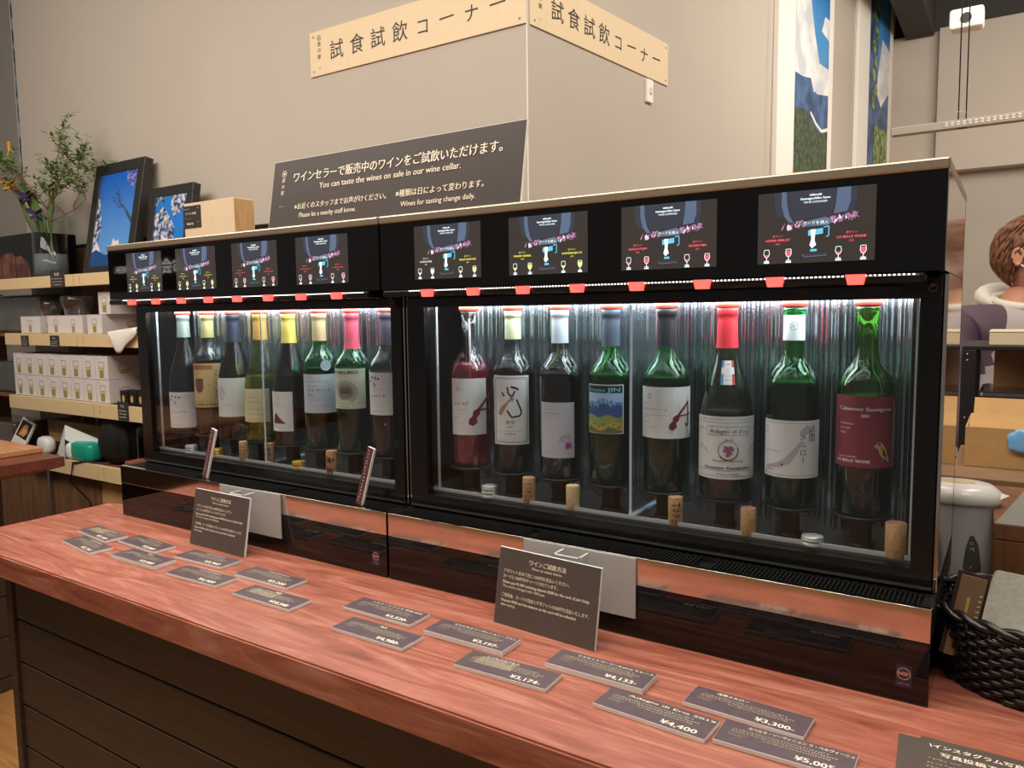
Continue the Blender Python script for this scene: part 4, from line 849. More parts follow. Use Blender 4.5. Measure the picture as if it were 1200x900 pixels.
for x, y, r_, h, z, lab in ((-3.27, 1.00, .058, .075, .510, 'small clear glass bowl on top of the vase-end box'), (-3.00, 1.00, .075, .095, .512, 'larger clear glass bowl on top of the wide box'), (-2.82, 1.12, .055, .06, .4225, 'small clear glass bowl behind the wide box')):
    t = B().lathe([(.0001, .004), (r_*.72, .003), (r_*.74, .001), (r_*.76, .006), (r_*.98, h*.7), (r_, h), (r_*.96, h), (r_*.93, h*.7), (r_*.70, .010), (.0001, .010)], 32, glassy('bowl_glass', (.96, .965, .96), 1.1, base=.03), cap=False).build('glass_bowl', loc=(x, y, z)); tag(t, lab, 'bowl', 'clear glass bowls on the second shelf')
    B().lathe([(r_, h - .002), (r_ + .002, h), (r_*.97, h + .001)], 32, m_glass, cap=False).build('rim', t)
# cloth hanging over the second shelf edge
bm = bmesh.new(); n = 10; vs = []; fs = []
for i in range(n + 1):
    s_ = i / n
    for j in range(n + 1):
        q = j / n; x = -2.525 + .24 * s_; zt = .432 + .02 * s_; zb = .432 - .105 * (1 - abs(s_ - .33) * (3.0 if s_ < .33 else 1.45)); zb = min(zb, zt - .006)
        vs.append((x, .885 - .006 * sin(q * 3) + .004 * sin(s_ * 14 + q * 2), zt + (zb - zt) * q))
for i in range(n):
    for j in range(n): k = i*(n+1)+j; fs.append((k, k+1, k+n+2, k+n+1))
b = B().add(vs, fs, m_white, True); b.add([(-2.525, .887, .431), (-2.285, .887, .452), (-2.285, 1.0, .452), (-2.52, 1.0, .431)], [(0, 1, 2, 3)], m_white)
o = b.build('white_cloth'); sm_ = o.modifiers.new('s', 'SOLIDIFY'); sm_.thickness = .003; tag(o, 'white cloth with a pointed corner hanging over the second shelf edge', 'cloth')

# framed photographs leaning against the wall
def framed(name, label, x, y, z, W, H, th, lean, art, rz=0):
    t = thing(name, label, 'picture frame', (x, y, z), rz, 'black framed photos on the top shelf'); t.rotation_euler = (RD(-lean), 0, rz)
    fw = .055 if W > .4 else .045; b = [((0, 0, 0), (W, th, fw)), ((0, 0, H - fw), (W, th, H)), ((0, 0, fw), (fw, th, H - fw)), ((W - fw, 0, fw), (W, th, H - fw))]
    for q in b: B().box(q[0], q[1], mat('frame_black', '#2b2826', .4), bev=.002).build('frame_rail', t)
    ph = B().box((fw - .002, .006, fw - .002), (W - fw + .002, th - .004, H - fw + .002), m_white).build('photo', t)
    a = Art(); art(a, W - 2*fw, H - 2*fw); a.build('printed_picture', ph, front(fw, .006, fw), .0004); return t
p_blue = bpy.data.materials.new('print_blue_sky'); p_blue.use_nodes = True
nt = p_blue.node_tree; N = nt.nodes; L = nt.links; tc = N.new('ShaderNodeTexCoord'); sp = N.new('ShaderNodeSeparateXYZ'); rp = N.new('ShaderNodeValToRGB'); mr = N.new('ShaderNodeMapRange')
mr.inputs[1].default_value = 0; mr.inputs[2].default_value = .5; rp.color_ramp.elements[0].color = lin('#6fb0e8'); rp.color_ramp.elements[1].color = lin('#1f62c4')
L.new(tc.outputs['Object'], sp.inputs[0]); L.new(sp.outputs['Z'], mr.inputs[0]); L.new(mr.outputs[0], rp.inputs[0]); L.new(rp.outputs[0], N['Principled BSDF'].inputs['Base Color']); N['Principled BSDF'].inputs['Roughness'].default_value = .3
p_frost = sky_print('print_frosted_twigs', '#20406f', '#cfd3dc', 45); p_snow = mat('print_snow', '#eadfe0', .4); p_twig = mat('print_branch', '#3f4f6c', .4); p_purp = sky_print('print_blossom', '#3f4f9c', '#8d8fd0', 60)
def artTree(a, W, H):
    a.rect(0, 0, W, H, p_blue, 0)
    a.poly([(0, H*.22), (0, H*.75), (W*.06, H*.72), (W*.10, H*.60), (W*.16, H*.52), (W*.18, H*.40), (W*.14, H*.28), (W*.10, H*.24)], p_frost, 1)
    a.poly([(0, 0), (0, H*.16), (W*.12, H*.19), (W*.24, H*.15), (W*.36, H*.12), (W, H*.10), (W, 0)], mat('print_deep_blue', '#1d4a86', .4), 2); a.poly([(0, H*.15), (W*.1, H*.27), (W*.2, H*.2), (W*.24, H*.15), (W*.12, H*.18)], p_snow, 3)
    a.poly([(W*.52, H*.2), (W*.56, H*.29), (W*.62, H*.25), (W*.70, H*.27), (W*.74, H*.2)], p_snow, 1)
    a.line([(W, H*.46), (W*.86, H*.54), (W*.72, H*.62), (W*.62, H*.66), (W*.58, H*.74), (W*.46, H*.78)], .010, p_twig, 3); a.line([(W*.72, H*.62), (W*.60, H*.62), (W*.48, H*.69), (W*.42, H*.70)], .005, p_twig, 3); a.line([(W, H*.44), (W*.82, H*.56)], .018, p_twig, 3)
    a.line([(W*.58, H*.74), (W*.50, H*.84), (W*.40, H*.86)], .003, p_twig, 3); a.line([(W*.62, H*.66), (W*.5, H*.72), (W*.36, H*.74)], .003, p_twig, 3)
    a.poly([(W*.70, H), (W*.74, H*.90), (W*.82, H*.86), (W*.90, H*.80), (W, H*.84), (W, H)], p_purp, 2)
def artFrost(a, W, H):
    a.rect(0, 0, W, H, mat('print_strong_blue', '#1f78cf', .4), 0)
    a.poly([(0, H*.1), (0, H*.72), (W*.18, H*.86), (W*.36, H*.78), (W*.52, H*.66), (W*.66, H*.52), (W*.66, H*.36), (W*.50, H*.30), (W*.30, H*.26), (W*.2, H*.05), (W*.1, 0)], p_frost, 1)
    a.poly([(W*.48, H), (W*.52, H*.76), (W*.66, H*.66), (W*.80, H*.74), (W, H*.80), (W, H)], p_frost, 1); a.poly([(0, H*.86), (W*.1, H*.96), (W*.3, H*.88), (W*.26, H), (0, H)], p_frost, 1)
    a.poly([(W*.22, H*.44), (W*.5, H*.34), (W*.78, H*.30), (W, H*.26), (W, H*.06), (W*.84, 0), (W*.74, H*.06), (W*.54, H*.22), (W*.30, H*.36)], p_snow, 2)
framed('framed_photo', 'large black-framed photo of a bare branch against deep blue sky', -3.075, 1.07, .706, .445, .59, .045, 11, artTree)
framed('framed_photo', 'smaller black-framed photo of frosted trees under blue sky', -2.55, 1.09, .706, .335, .415, .04, 9, artFrost)
t = thing('donation_box', 'pale wooden box with a small dark price tag, behind the dispenser top', 'box', (-1.965, .93, .706))
B().box((0, 0, 0), (.325, .10, .262), mat('pale_box_board', '#dcc4a4', .7, noise=.04, nscale=30), bev=.002).build('wooden_body', t); B().box((.319, .004, .004), (.3265, .096, .258), wood('raw_pine_end', '#a98253', '#c9a573', (9, 9, 1), .7), bev=.001).build('end_board', t)
tg = B().box((-.002, -.004, .160), (.115, 0, .250), mat('dark_tag', '#33302f', .5), bev=.001).build('price_tag', t)
a = Art(); a.marks(.008, .075, .04, .004, m_ink); a.text('ワイン木箱', .020, .054, .011, m_ink, w=.07); a.marks(.01, .036, .05, .003, m_dim); a.text('¥650', .025, .012, .013, m_ink, w=.045); a.disc(.104, .078, .002, m_ink); a.disc(.104, .022, .002, m_ink); a.build('lettering', tg, front(-.002, -.004, .160), .0004)

# black box at the end of the top shelf, brown reflection painted on its front
t = thing('black_display_box', 'black box with a brown reflection painted on its front, beside the vase', 'box', (-3.99, .955, .708))
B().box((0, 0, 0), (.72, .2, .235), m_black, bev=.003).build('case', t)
a = Art(); brn = sky_print('painted_brown_reflection', '#4a2b22', '#7a4a38', 9)
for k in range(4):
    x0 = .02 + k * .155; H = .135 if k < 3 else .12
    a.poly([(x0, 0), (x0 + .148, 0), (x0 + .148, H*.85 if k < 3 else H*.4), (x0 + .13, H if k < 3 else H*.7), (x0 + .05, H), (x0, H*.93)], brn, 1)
a.build('printed_picture', t, front(0, 0, 0.004), .0004)  # flat brown shapes painted in as the reflection on the gloss front

# vase with flowers and branches
VX, VY, VZ = -3.29, 1.03, .7065
t = thing('glass_vase', 'clear cylindrical glass vase half filled with water on the top shelf', 'vase', (VX, VY, VZ))
B().lathe([(.0001, .012), (.070, .012), (.078, .02), (.080, .31), (.0835, .31), (.0835, .01), (.078, .0), (.0001, 0)], 36, glassy('vase_glass', (.975, .985, .98), 1.0), cap=False).build('glass_wall', t)
B().lathe([(.0001, .014), (.0775, .014), (.0785, .125), (.0001, .125)], 30, glassy('water', (.95, .97, .98), .5, diffuse=.22, dcol='#d5e6ee'), cap=False).build('water', t)
m_stem = mat('green_stem', '#5e7a3e', .6); m_leafd = mat('leaf_green', '#4c6b34', .6, noise=.3, nscale=60, col2='#7d9457'); m_twig = mat('brown_twig', '#7d5a42', .8); m_yel = mat('yellow_petal', '#f0b41c', .5); m_pur = mat('purple_petal', '#3d2550', .5); m_org = mat('orange_bud', '#e0942a', .5)
def leaf(b, p, d, s, m, w=.38):
    d = Vector(d).normalized(); side = d.cross(Vector((.2, -.4, .9))).normalized(); p = Vector(p); nn = d.cross(side)
    q = [p, p + d*s*.35 + side*s*w*.5, p + d*s*.75 + side*s*w*.35, p + d*s, p + d*s*.75 - side*s*w*.35, p + d*s*.35 - side*s*w*.5, p + d*s*.4 + nn*s*.06, p + d*s*.75 + nn*s*.04]
    b.add(q, [(0, 1, 6), (1, 2, 7, 6), (2, 3, 7), (3, 4, 7), (4, 5, 6, 7), (5, 0, 6)], m)
rr = random.Random(11)
br = thing('leafy_branch', 'branching twig with many small green leaves in the glass vase', 'branch', (VX + .01, VY, VZ + .02))
def grow(p, d, L_, r, lv, leaves, tw):
    pts = [Vector(p)]; n = 5
    for k in range(n): d = (Vector(d) + Vector((rr.uniform(-.22, .22), rr.uniform(-.22, .22), rr.uniform(-.10, .16)))).normalized(); pts.append(pts[-1] + d * L_ / n)
    tw.append((pts, [r * (1 - .5 * i / n) for i in range(n + 1)]))
    if lv >= 2:
        for k in range(16): q = pts[rr.randint(1, n)]; leaves.append((q + Vector((rr.uniform(-.02, .02),) * 3) * .4, (rr.uniform(-1, 1), rr.uniform(-1, 1), rr.uniform(-.3, .6)), rr.uniform(.018, .034)))
    if lv < 3:
        for k in range(3 if lv else 5):
            q = pts[rr.randint(2, n)]; ax = Vector((rr.uniform(-1.0, 1.1), rr.uniform(-.6, .6), rr.uniform(-.1, .45))); grow(q, (Vector(d) * .8 + ax), L_ * rr.uniform(.5, .72), r * .55, lv + 1, leaves, tw)
tw = []; leaves = []
grow((0, 0, .0), (.10, 0, 1), .34, .0065, 0, [], tw)
base = tw[0][0][-1]
tw = tw[:1]
for ax in ((1.0, -.1, .72), (.5, .2, .55), (-.9, .1, .42), (1.0, .15, .38), (-.4, -.3, .7), (1.1, .1, 1.0)): grow(tw[0][0][-1 if ax[2] > .4 else -2], ax, .27, .0042, 1, leaves, tw)
bb = B()
for k, (pts, rs) in enumerate(tw): bb.tube(pts, rs, 5, m_twig)
bb.build('twig', br)
bb = B()
for p, d, s in leaves[:]: leaf(bb, p, d, s * 1.25, m_leafd)
lo = bb.build('small_leaves', br); lo['kind'] = 'stuff'
def iris(label, tip, col, kind):
    t = thing('iris_stem', label, 'flower', (VX - .02, VY, VZ + .02), 0, 'irises in the glass vase'); e = Vector(tip) - Vector(t.location)
    pts = [Vector((.03, 0, 0)) * (1 - k / 6) + e * (k / 6) + Vector((0, 0, .04 * sin(k / 6 * pi))) for k in range(7)]; B().tube(pts, .0045, 6, m_stem).build('stem', t)
    for k in range(2): b = B(); leaf(b, pts[2 + k], e + Vector((rr.uniform(-.1, .1), 0, rr.uniform(.0, .1))), .20, m_stem, .13); b.build('blade_leaf', t)
    if kind == 'bud': B().lathe([(.004, 0), (.009, .02), (.007, .05), (.011, .056), (.002, .06)], 10, m_org, Matrix.Translation(pts[-1])).build('bud', t)
    else:
        for k in range(6):
            b = B(); an = k * pi / 3; leaf(b, pts[-1], (cos(an), sin(an) * .7, -.35 if k % 2 else .55), .062, col, .8); b.build('petal', t)
iris('tall orange-tipped iris bud leaning outward from the vase', (-3.66, 1.03, 1.40), m_org, 'bud')
iris('yellow open iris above the black box', (-3.66, 1.02, 1.22), m_yel, 'open')
iris('dark purple iris just inside the yellow one', (-3.50, 1.02, 1.15), m_pur, 'open')
iris('second dark purple iris among the twigs', (-3.42, 1.00, 1.13), m_pur, 'open')
iris('withered purple iris drooping at the vase mouth', (-3.31, .98, 1.035), m_pur, 'open')
iris('green unopened iris in the middle of the bunch', (-3.24, 1.02, 1.17), m_stem, 'open')

# ------------------------------------------------------------------ things on the lower shelf and beside it
z4 = -.2145
t = thing('kraft_carton', 'brown cardboard carton on the lowest shelf behind the tissue pack', 'box', (-3.42, 1.02, z4))
B().box((0, 0, 0), (.52, .19, .165), m_kraft, bev=.002).build('carton_body', t); B().box((.0, -.002, .100), (.2, 0, .165), m_kraftd).build('front_flap', t); B().box((.0, -.002, 0), (.52, .0, .05), m_blackm).build('dark_band', t)
b = B()
for p0, p1 in (((-3.18, 1.08, -.045), (-3.11, 1.10, .075)), ((-3.03, 1.08, -.045), (-3.10, 1.10, .075)), ((-3.15, 1.08, .0), (-3.05, 1.08, .0))): b.tube([p0, p1], .006, 6, m_white)
tag(b.build('small_easel'), 'small white wire easel standing on the kraft carton', 'easel')
t = thing('pamphlet', 'leaning pamphlet with an orange photo at the end of the lowest shelf', 'pamphlet', (-3.68, .925, z4 + .002)); t.rotation_euler = (RD(-22), RD(14), 0)
B().box((0, 0, 0), (.135, .012, .185), m_white, bev=.001).build('cover', t); a = Art(); a.rect(.012, .08, .123, .172, m_blackm, 1); a.poly([(.03, .09), (.05, .15), (.08, .16), (.11, .12), (.09, .09)], mat('orange_print', '#c9783a', .5), 2); a.poly([(.05, .10), (.06, .13), (.09, .13), (.09, .10)], ochre_ink, 3)
for q in range(5): a.marks(.015, .02 + q*.011, .1, .005, m_inkg)
a.build('printed_cover', t, front(0, 0, 0), .0004)
# tissue pack: white crumpled bag with a teal block
def pillow(name, parent, x0, x1, y0, y1, z0, z1, m, pw=.5, nz=0.0, seed=1):
    r = random.Random(seed); n = 12; vs = []; fs = []
    bm = bmesh.new(); bmesh.ops.create_uvsphere(bm, u_segments=18, v_segments=12, radius=1)
    for v in bm.verts:
        c = [math.copysign(abs(q) ** pw, q) for q in v.co]; k = 1 + nz * r.uniform(-1, 1)
        v.co = ((x0+x1)/2 + (x1-x0)/2 * c[0] * k, (y0+y1)/2 + (y1-y0)/2 * c[1], (z0+z1)/2 + (z1-z0)/2 * c[2] * k)
    return B().bm(bm, m, smooth=True).build(name, parent)
m_bag = mat('white_plastic', '#e2e6e2', .35); m_teal = mat('teal_pack', '#1f9f86', .3)
t = thing('tissue_pack', 'white plastic bag and teal tissue pack lying on the lowest shelf', 'packet', (0, 0, 0))
pillow('teal_body', t, -3.0, -2.80, .905, .99, z4 - .0, z4 + .095, m_teal, .45, .02, 2)
bm = bmesh.new(); vs = [(-3.22, .96, z4+.0), (-3.06, .93, z4+.17), (-2.83, .99, z4+.10), (-2.86, .96, z4+.03), (-3.04, .915, z4+.10), (-3.02, .90, z4+.0), (-3.10, 1.0, z4+.06)]
B().add(vs, [(0, 5, 4), (0, 4, 1), (4, 2, 1), (4, 3, 2), (0, 6, 1), (6, 1, 2), (0, 5, 6)], m_bag).build('bag_film', t)
pillow('bag_end', t, -3.03, -2.965, .90, .97, z4, z4 + .085, m_bag, .6, .05, 3); pillow('crumple', t, -3.36, -3.24, .915, .98, z4, z4 + .09, m_bag, .7, .06, 4)
# black bag: draped
bm = bmesh.new(); bmesh.ops.create_uvsphere(bm, u_segments=40, v_segments=24, radius=1); r = random.Random(5)
for v in bm.verts:
    x, y, z = v.co; an = math.atan2(y, x); wv = .09 * sin(an * 9 + z * 3) * (1 - z * .7) * .8
    rx = .125 * (1 + wv) * (1.15 - .12 * z + (.2 if z < -.7 else 0)); v.co = (x * rx * .9 + .035 * z, y * .075 * (1 + wv), z * .142)
o = B().bm(bm, mat('black_fabric', '#141313', .75, bump=.5, nscale=40), smooth=True).build('black_bag', loc=(-2.66, .99, z4 + .140)); tag(o, 'slumped black drawstring bag on the lowest shelf', 'bag')
tag(B().tube([(-2.66, .93, z4 + .006), (-2.80, .905, z4 + .010), (-2.93, .893, z4 - .005), (-2.96, .89, -.32), (-2.86, .93, -.42), (-2.85, .935, -.52), (-2.92, .94, -.66), (-2.98, .94, -.94)], .0045, 6, m_blackm).build('power_cable'), 'black cable hanging over the lowest shelf edge', 'cable')
t = thing('menu_stack', 'small stack of reddish menu folders beside the black bag', 'folders', (-2.52, .92, z4))
for k in range(3): B().box((k*.004, 0, k*.013 + .0005), (.26, .17, k*.013 + .012), m_wtop, bev=.002).build('folder', t)
o = B().lathe([(.095, 0), (.10, .01), (.10, .15), (.07, .2), (.0001, .215)], 28, m_glass, cap=False).build('glass_dome', loc=(-2.38, 1.02, z4 + .042)); tag(o, 'clear dome cover standing on the menu folders', 'cover')
# wrapped goods at the far left
for q in ((-4.0, 1.0, .4220, .60, .16, .20, 'grey goods wrapped in clear plastic under the black box', '#6d6a62'), (-4.2, .96, -.2145, .52, .2, .13, 'brown wrapped parcel at the far end of the lowest shelf', '#6a5040'), (-4.25, .97, .088, .62, .2, .17, 'dark grey wrapped parcel at the far end of the third shelf', '#55504a')):
    x, y, z, w_, d_, h_, lab, c = q
    t = thing('wrapped_parcel', lab, 'parcel', (x, y, z), 0); B().box((0, 0, 0), (w_, d_, h_), mat('wrap_' + c[1:], c, .35, noise=.35, nscale=7, bump=.5), bev=.012).build('bundle', t)
    B().box((-.004, -.004, .002), (w_ + .004, d_ + .004, h_ + .004), m_glass, bev=.014).build('plastic_film', t)
t = thing('side_cabinet', 'dark end cabinet carrying the wrapped parcels beside the shelving', 'cabinet', (-4.35, .95, FZ))
B().box((0, 0, 0), (.76, .285, .73), m_wbrown, bev=.003).build('cabinet_body', t); B().box((0, .0, 1.018), (.77, .285, 1.036), m_wbrown).build('shelf_board', t); B().box((0, 0, 1.352), (.77, .285, 1.370), m_wbrown).build('shelf_board', t); B().box((0, .0, .731), (.015, .285, 1.60), m_wbrown).build('side_board', t)

# second counter to the left
t = thing('second_counter', 'second wooden-topped counter with dark body at the far left, across the aisle', 'counter', (0, 0, FZ))
X2 = -1.885
zt, zb = -FZ, -FZ - .085
m_wtopd = wood('dark_rosewood', '#55291f', '#7a4030', (1.2, 9, 9), .4, .2, 2.6, 2.2)
b = B(); b.add([(-4.4, -1.6, zt), (X2, -1.6, zt), (X2, .345, zt), (-4.4, .345, zt), (-4.4, -1.6, zb), (X2 - .20, -1.6, zb), (X2 - .20, .30, zb), (-4.4, .30, zb), (X2, -1.6, zt - .035), (X2, .345, zt - .035), (-4.4, .345, zt - .035)],
  [(0, 1, 2, 3), (4, 7, 6, 5), (1, 8, 9, 2), (8, 5, 6, 9), (2, 9, 10, 3), (9, 6, 7, 10), (0, 4, 5, 8, 1), (0, 3, 10, 7, 4)], m_wtopd); b.build('thick_top', t)
B().box((-4.3, -1.5, 0), (-2.27, .29, zb - .001), m_plank).build('counter_body', t)
z = zb - .01
while z > .02: B().box((-2.27, -1.5, max(.004, z - .155)), (-2.258, .29, z), m_plank, bev=.002).build('plank', t); z -= .16
tag(B().box((-4.2, -1.2, .0005), (-2.035, .345, .022), wood('oiled_board', '#9c6a48', '#c99468', (1.2, 10, 10), .45, .1), bev=.004).build('serving_board'), 'lighter wooden board lying on the second counter top', 'board')

# ------------------------------------------------------------------ right end of the counter
# wicker basket
t = thing('wicker_basket', 'dark woven oval basket on the counter beside the nearer dispenser', 'basket', (1.05, .16, .0005))
m_wick = mat('dark_wicker', '#1f1915', .35, noise=.3, nscale=50); NB = 64; RX, RY, HB = .150, .115, .095
def bp(an, z, o=0): k = 1 + .10 * z / HB; return (cos(an) * (RX + o) * k, sin(an) * (RY + o) * k, z)
for row in range(13):
    z = .005 + row * .0068; b = B(); b.tube([bp(2*pi*i/(NB*2), z,     .0020 * (1 if (i // 2 + row) % 2 else -1)) for i in range(NB*2 + 1)], .0036, 5, m_wick); b.build('woven_strand', t)
b = B()
for i in range(NB): b.tube([bp(2*pi*i/NB, 0), bp(2*pi*i/NB, HB)], .0028, 5, m_wick)
o = b.build('upright_stakes', t); o['kind'] = 'stuff'
for q in range(2): B().tube([tuple(Vector(bp(2*pi*i/96, HB + .002)) + Vector((cos(2*pi*i/96), sin(2*pi*i/96), 0)) * .004 * sin(i * .9 + q * pi) + Vector((0, 0, .004 * cos(i * .9 + q * pi)))) for i in range(97)], .0046, 6, m_wick).build('rim_braid', t)
B().lathe([(.0001, 0), (.148, 0), (.148, .005), (.0001, .005)], 32, m_wick, cap=False, sy=.77).build('basket_floor', t)
# folded cloth in the basket
m_linen = mat('grey_linen', '#a8a498', .9, noise=.15, nscale=120, bump=.5)
t = thing('linen_cloth', 'folded grey linen with a small stitched label in the wicker basket', 'cloth', (1.055, .135, .012)); t.rotation_euler = (RD(32), 0, RD(-14))
for k in range(3): B().box((-.118, -.012 + .0 - k*.0, .006 + k*.016), (.118 - k*.004, .130 - k*.003, .020 + k*.016), m_linen, bev=.006).build('folded_layer', t)
B().box((-.040, .012, .0525), (-.016, .030, .0535), m_fascia).build('stitched_label', t)
# card leaning against the side of the dispenser
t = thing('leaning_card', 'dark brown card with a pale stripe leaning against the dispenser side', 'card', (.915, .085, .04)); t.rotation_euler = (RD(-8), RD(14), RD(24))
B().box((-.008, 0, .0), (.024, .004, .108), m_kraftd, bev=.0006).build('card_body', t); B().box((-.012, .0045, 0), (.030, .006, .112), mat('dark_brown_card', '#3b2c24', .5), bev=.0005).build('backing_card', t); B().box((.004, -.0006, .012), (.008, 0, .080), ochre_ink).build('pale_stripe', t)
for k in range(9): B().box((.018, -.0005, .028 + k*.007), (.022, 0, .0295 + k*.007), m_gold).build('tick_mark', t)
# kettle
t = thing('electric_kettle', 'white and grey electric kettle with a dark water gauge behind the basket', 'kettle', (.905, .462, .0005), RD(-8))
mk = mat('grey_plastic', '#c2c0bf', .35); mkw = mat('white_plastic_gloss', '#efeae4', .25)
B().lathe([(.070, 0), (.074, .006), (.074, .016), (.066, .020)], 36, mkw, sx=1, sy=.92).build('power_base', t)
B().lathe([(.062, .021), (.066, .028), (.063, .08), (.058, .13), (.055, .160), (.056, .168)], 36, mk, sx=1, sy=.92).build('kettle_body', t)
b = B().lathe([(.057, .168), (.060, .172), (.058, .186), (.045, .196), (.02, .200), (.0001, .201)], 36, mkw, cap=False, sy=.92); b.add([(.045, -.02, .170), (.070, 0, .184), (.045, .02, .170), (.045, 0, .190)], [(0, 1, 3), (3, 1, 2), (0, 2, 1), (0, 3, 2)], mkw); ld = b.build('lid', t)
B().lathe([(.0001, .2018), (.026, .2005), (.028, .197)], 28, m_fascia, Matrix.Translation((-.005, -.008, 0)), cap=False, sy=.55).build('lid_button', ld)
KP = [(.062, .021), (.066, .028), (.063, .08), (.058, .13), (.055, .160)]
def krad(v):
    for (r0, z0), (r1, z1) in zip(KP, KP[1:]):
        if z0 <= v <= z1: return r0 + (r1 - r0) * (v - z0) / (z1 - z0)
    return .06
kf = lambda u, v, d: ((krad(v) + .0004 + d) * sin(.46 + u / .06), -(krad(v) + .0004 + d) * .92 * cos(.46 + u / .06), v)
gw = Art(); gw.poly([(-.010, .052), (.0, .044), (.012, .052), (.013, .070), (.009, .105), (.002, .120), (-.004, .118), (-.009, .10), (-.012, .072)], mat('gauge_grey', '#55564f', .3), 1).build('water_gauge', t, kf, .0006, sub=.004)
a = Art(); a.ring(-.001, .107, .0025, .0007, m_white, 3); a.line([(-.004, .097), (.001, .100), (.002, .094)], .001, m_white, 4); a.text('6', -.003, .066, .005, m_white, layer=3); a.text('8', -.002, .056, .005, m_white, layer=3); a.text('-fal', -.006, .030, .010, mat('kettle_red', '#b5483c', .4), w=.019, bold=.0004, layer=3); a.text('T', -.013, .030, .010, MATS['kettle_red'], bold=.0004, layer=3); a.text('JUSTINE', -.008, .023, .005, m_inkg, w=.015, layer=3)
a.build('lettering', t, kf, .0006)
B().tube([(-.055, .02, .165), (-.095, .03, .160), (-.105, .035, .10), (-.085, .03, .05), (-.062, .02, .045)], .010, 10, mkw).build('handle', t)
# wooden box with grey lid (turned a little)
t = thing('wooden_crate', 'brown wooden box with a grey felt top behind the basket', 'box', (.956, .335, .0005), RD(2))
mc = wood('walnut_box', '#6b4226', '#8f6038', (9, 9, .9), .55, 0, 4, 1); B().box((0, 0, 0), (.26, .30, .138), mc, bev=.0015).build('box_body', t); B().box((-.001, -.001, .1385), (.261, .301, .163), mc, bev=.0015).build('lid_frame', t)
B().add([(.0, .0, .1635), (.26, 0, .1635), (.26, .30, .1635), (.055, .30, .1635)], [(0, 1, 2, 3)], mat('grey_felt', '#8d8983', .9)).build('felt_top', t)
# low brown storage box behind the kettle
t = thing('storage_chest', 'wide brown chest behind the kettle carrying the open carton', 'box', (.872, .68, .0005))
B().box((0, 0, 0), (.60, .40, .150), m_kraftd, bev=.002).build('chest_body', t); B().box((.0, -.002, .1505), (.60, .402, .166), m_kraftd, bev=.002).build('chest_lid', t)
# open cardboard carton on it
t = thing('open_carton', 'open cardboard carton with a blue film on its edge, on top of the brown chest', 'box', (.892, .80, .1675))
for q in (((0, 0, 0), (.30, .004, .082)), ((0, .216, 0), (.30, .22, .082)), ((0, .004, 0), (.004, .216, .082)), ((.296, .004, 0), (.30, .216, .082)), ((.004, .004, 0), (.296, .216, .004))): B().box(q[0], q[1], m_kraft).build('carton_wall', t)
B().box((0, 0, 0), (.29, .004, .055), m_kraft, Matrix.Translation((.006, .216, .083)) @ Matrix.Rotation(RD(-50), 4, 'X')).build('raised_flap', t)
B().box((0, 0, 0), (.29, .10, .003), m_kraft, Matrix.Translation((.006, .002, .079)) @ Matrix.Rotation(RD(10), 4, 'X')).build('folded_flap', t)
bm = bmesh.new(); pillow('blue_film', t, .075, .16, -.012, -.001, .035, .083, mat('blue_film', '#6fa9d8', .3), .6, .08, 6)
# dark rack on legs with wooden panel and tray
t = thing('metal_rack', 'black metal rack with a wooden back panel behind the cartons', 'rack', (.865, 1.10, FZ))
B().box((0, 0, 1.345), (.62, .34, 1.356), m_blackm, bev=.002).build('top_shelf', t)
for x, y in ((.0, 0), (.59, 0), (0, .31), (.59, .31)):
    lg_ = B().box((x, y, 0), (x + .03, y + .03, 1.345), m_blackm, bev=.001).build('rack_leg', t)
    if y == 0:
        for zz in (1.32, 1.335, 1.18): B().lathe([(.0025, 0), (.0025, .001), (.0005, .0015)], 8, m_steelb, Matrix.Translation((x + .012, -.0, zz)) @ Matrix.Rotation(RD(90), 4, 'X')).build('bolt', lg_)
B().box((.065, .14, 1.20), (.60, .155, 1.344), wood('hardboard', '#9c6a42', '#b98457', (5, 5, 5), .6, 0, 6, .5)).build('back_panel', t)
B().box((.03, .0, 1.15), (.60, .33, 1.16), m_blackm).build('lower_shelf', t)
t = thing('black_tray', 'glossy black lidded tray on the lower rack shelf', 'tray', (.908, 1.09, .212)); B().box((0, 0, 0), (.44, .24, .035), m_black, bev=.006).build('tray_body', t); B().box((-.006, -.006, .036), (.446, .246, .085), mat('smoky_lid', '#2b2523', .12), bev=.010).build('smoky_lid', t)
t = thing('white_carton', 'flat cream box lying on top of the black rack', 'box', (.920, 1.12, .4065)); B().box((0, 0, 0), (.36, .18, .030), mat('cream_box', '#d9c7a8', .6), bev=.002).build('box_body', t); B().box((-.001, -.001, .0305), (.361, .181, .034), mat('cream_box', '#d9c7a8', .6), bev=.001).build('box_lid', t)

# ------------------------------------------------------------------ person
def skinmesh(verts, edges, lvl=2, root=0):
    me = bpy.data.meshes.new('s'); me.from_pydata([v[:3] for v in verts], edges, []); o = bpy.data.objects.new('s', me); COL.objects.link(o)
    o.modifiers.new('k', 'SKIN'); 
    for i, v in enumerate(verts):
        d = me.skin_vertices[0].data[i]; d.radius = (v[3], v[4] if len(v) > 4 else v[3]); d.use_root = (i == root)
    s = o.modifiers.new('u', 'SUBSURF'); s.levels = lvl
    bpy.context.view_layer.update(); dg = bpy.context.evaluated_depsgraph_get(); m2 = bpy.data.meshes.new_from_object(o.evaluated_get(dg))
    vs = [v.co[:] for v in m2.vertices]; fs = [tuple(p.vertices) for p in m2.polygons]; bpy.data.objects.remove(o); bpy.data.meshes.remove(me); bpy.data.meshes.remove(m2); return vs, fs
ps = thing('person', 'person in a purple and grey hoodie with a face mask and a crossbody strap', 'person', (.995, 1.99, FZ), RD(30))
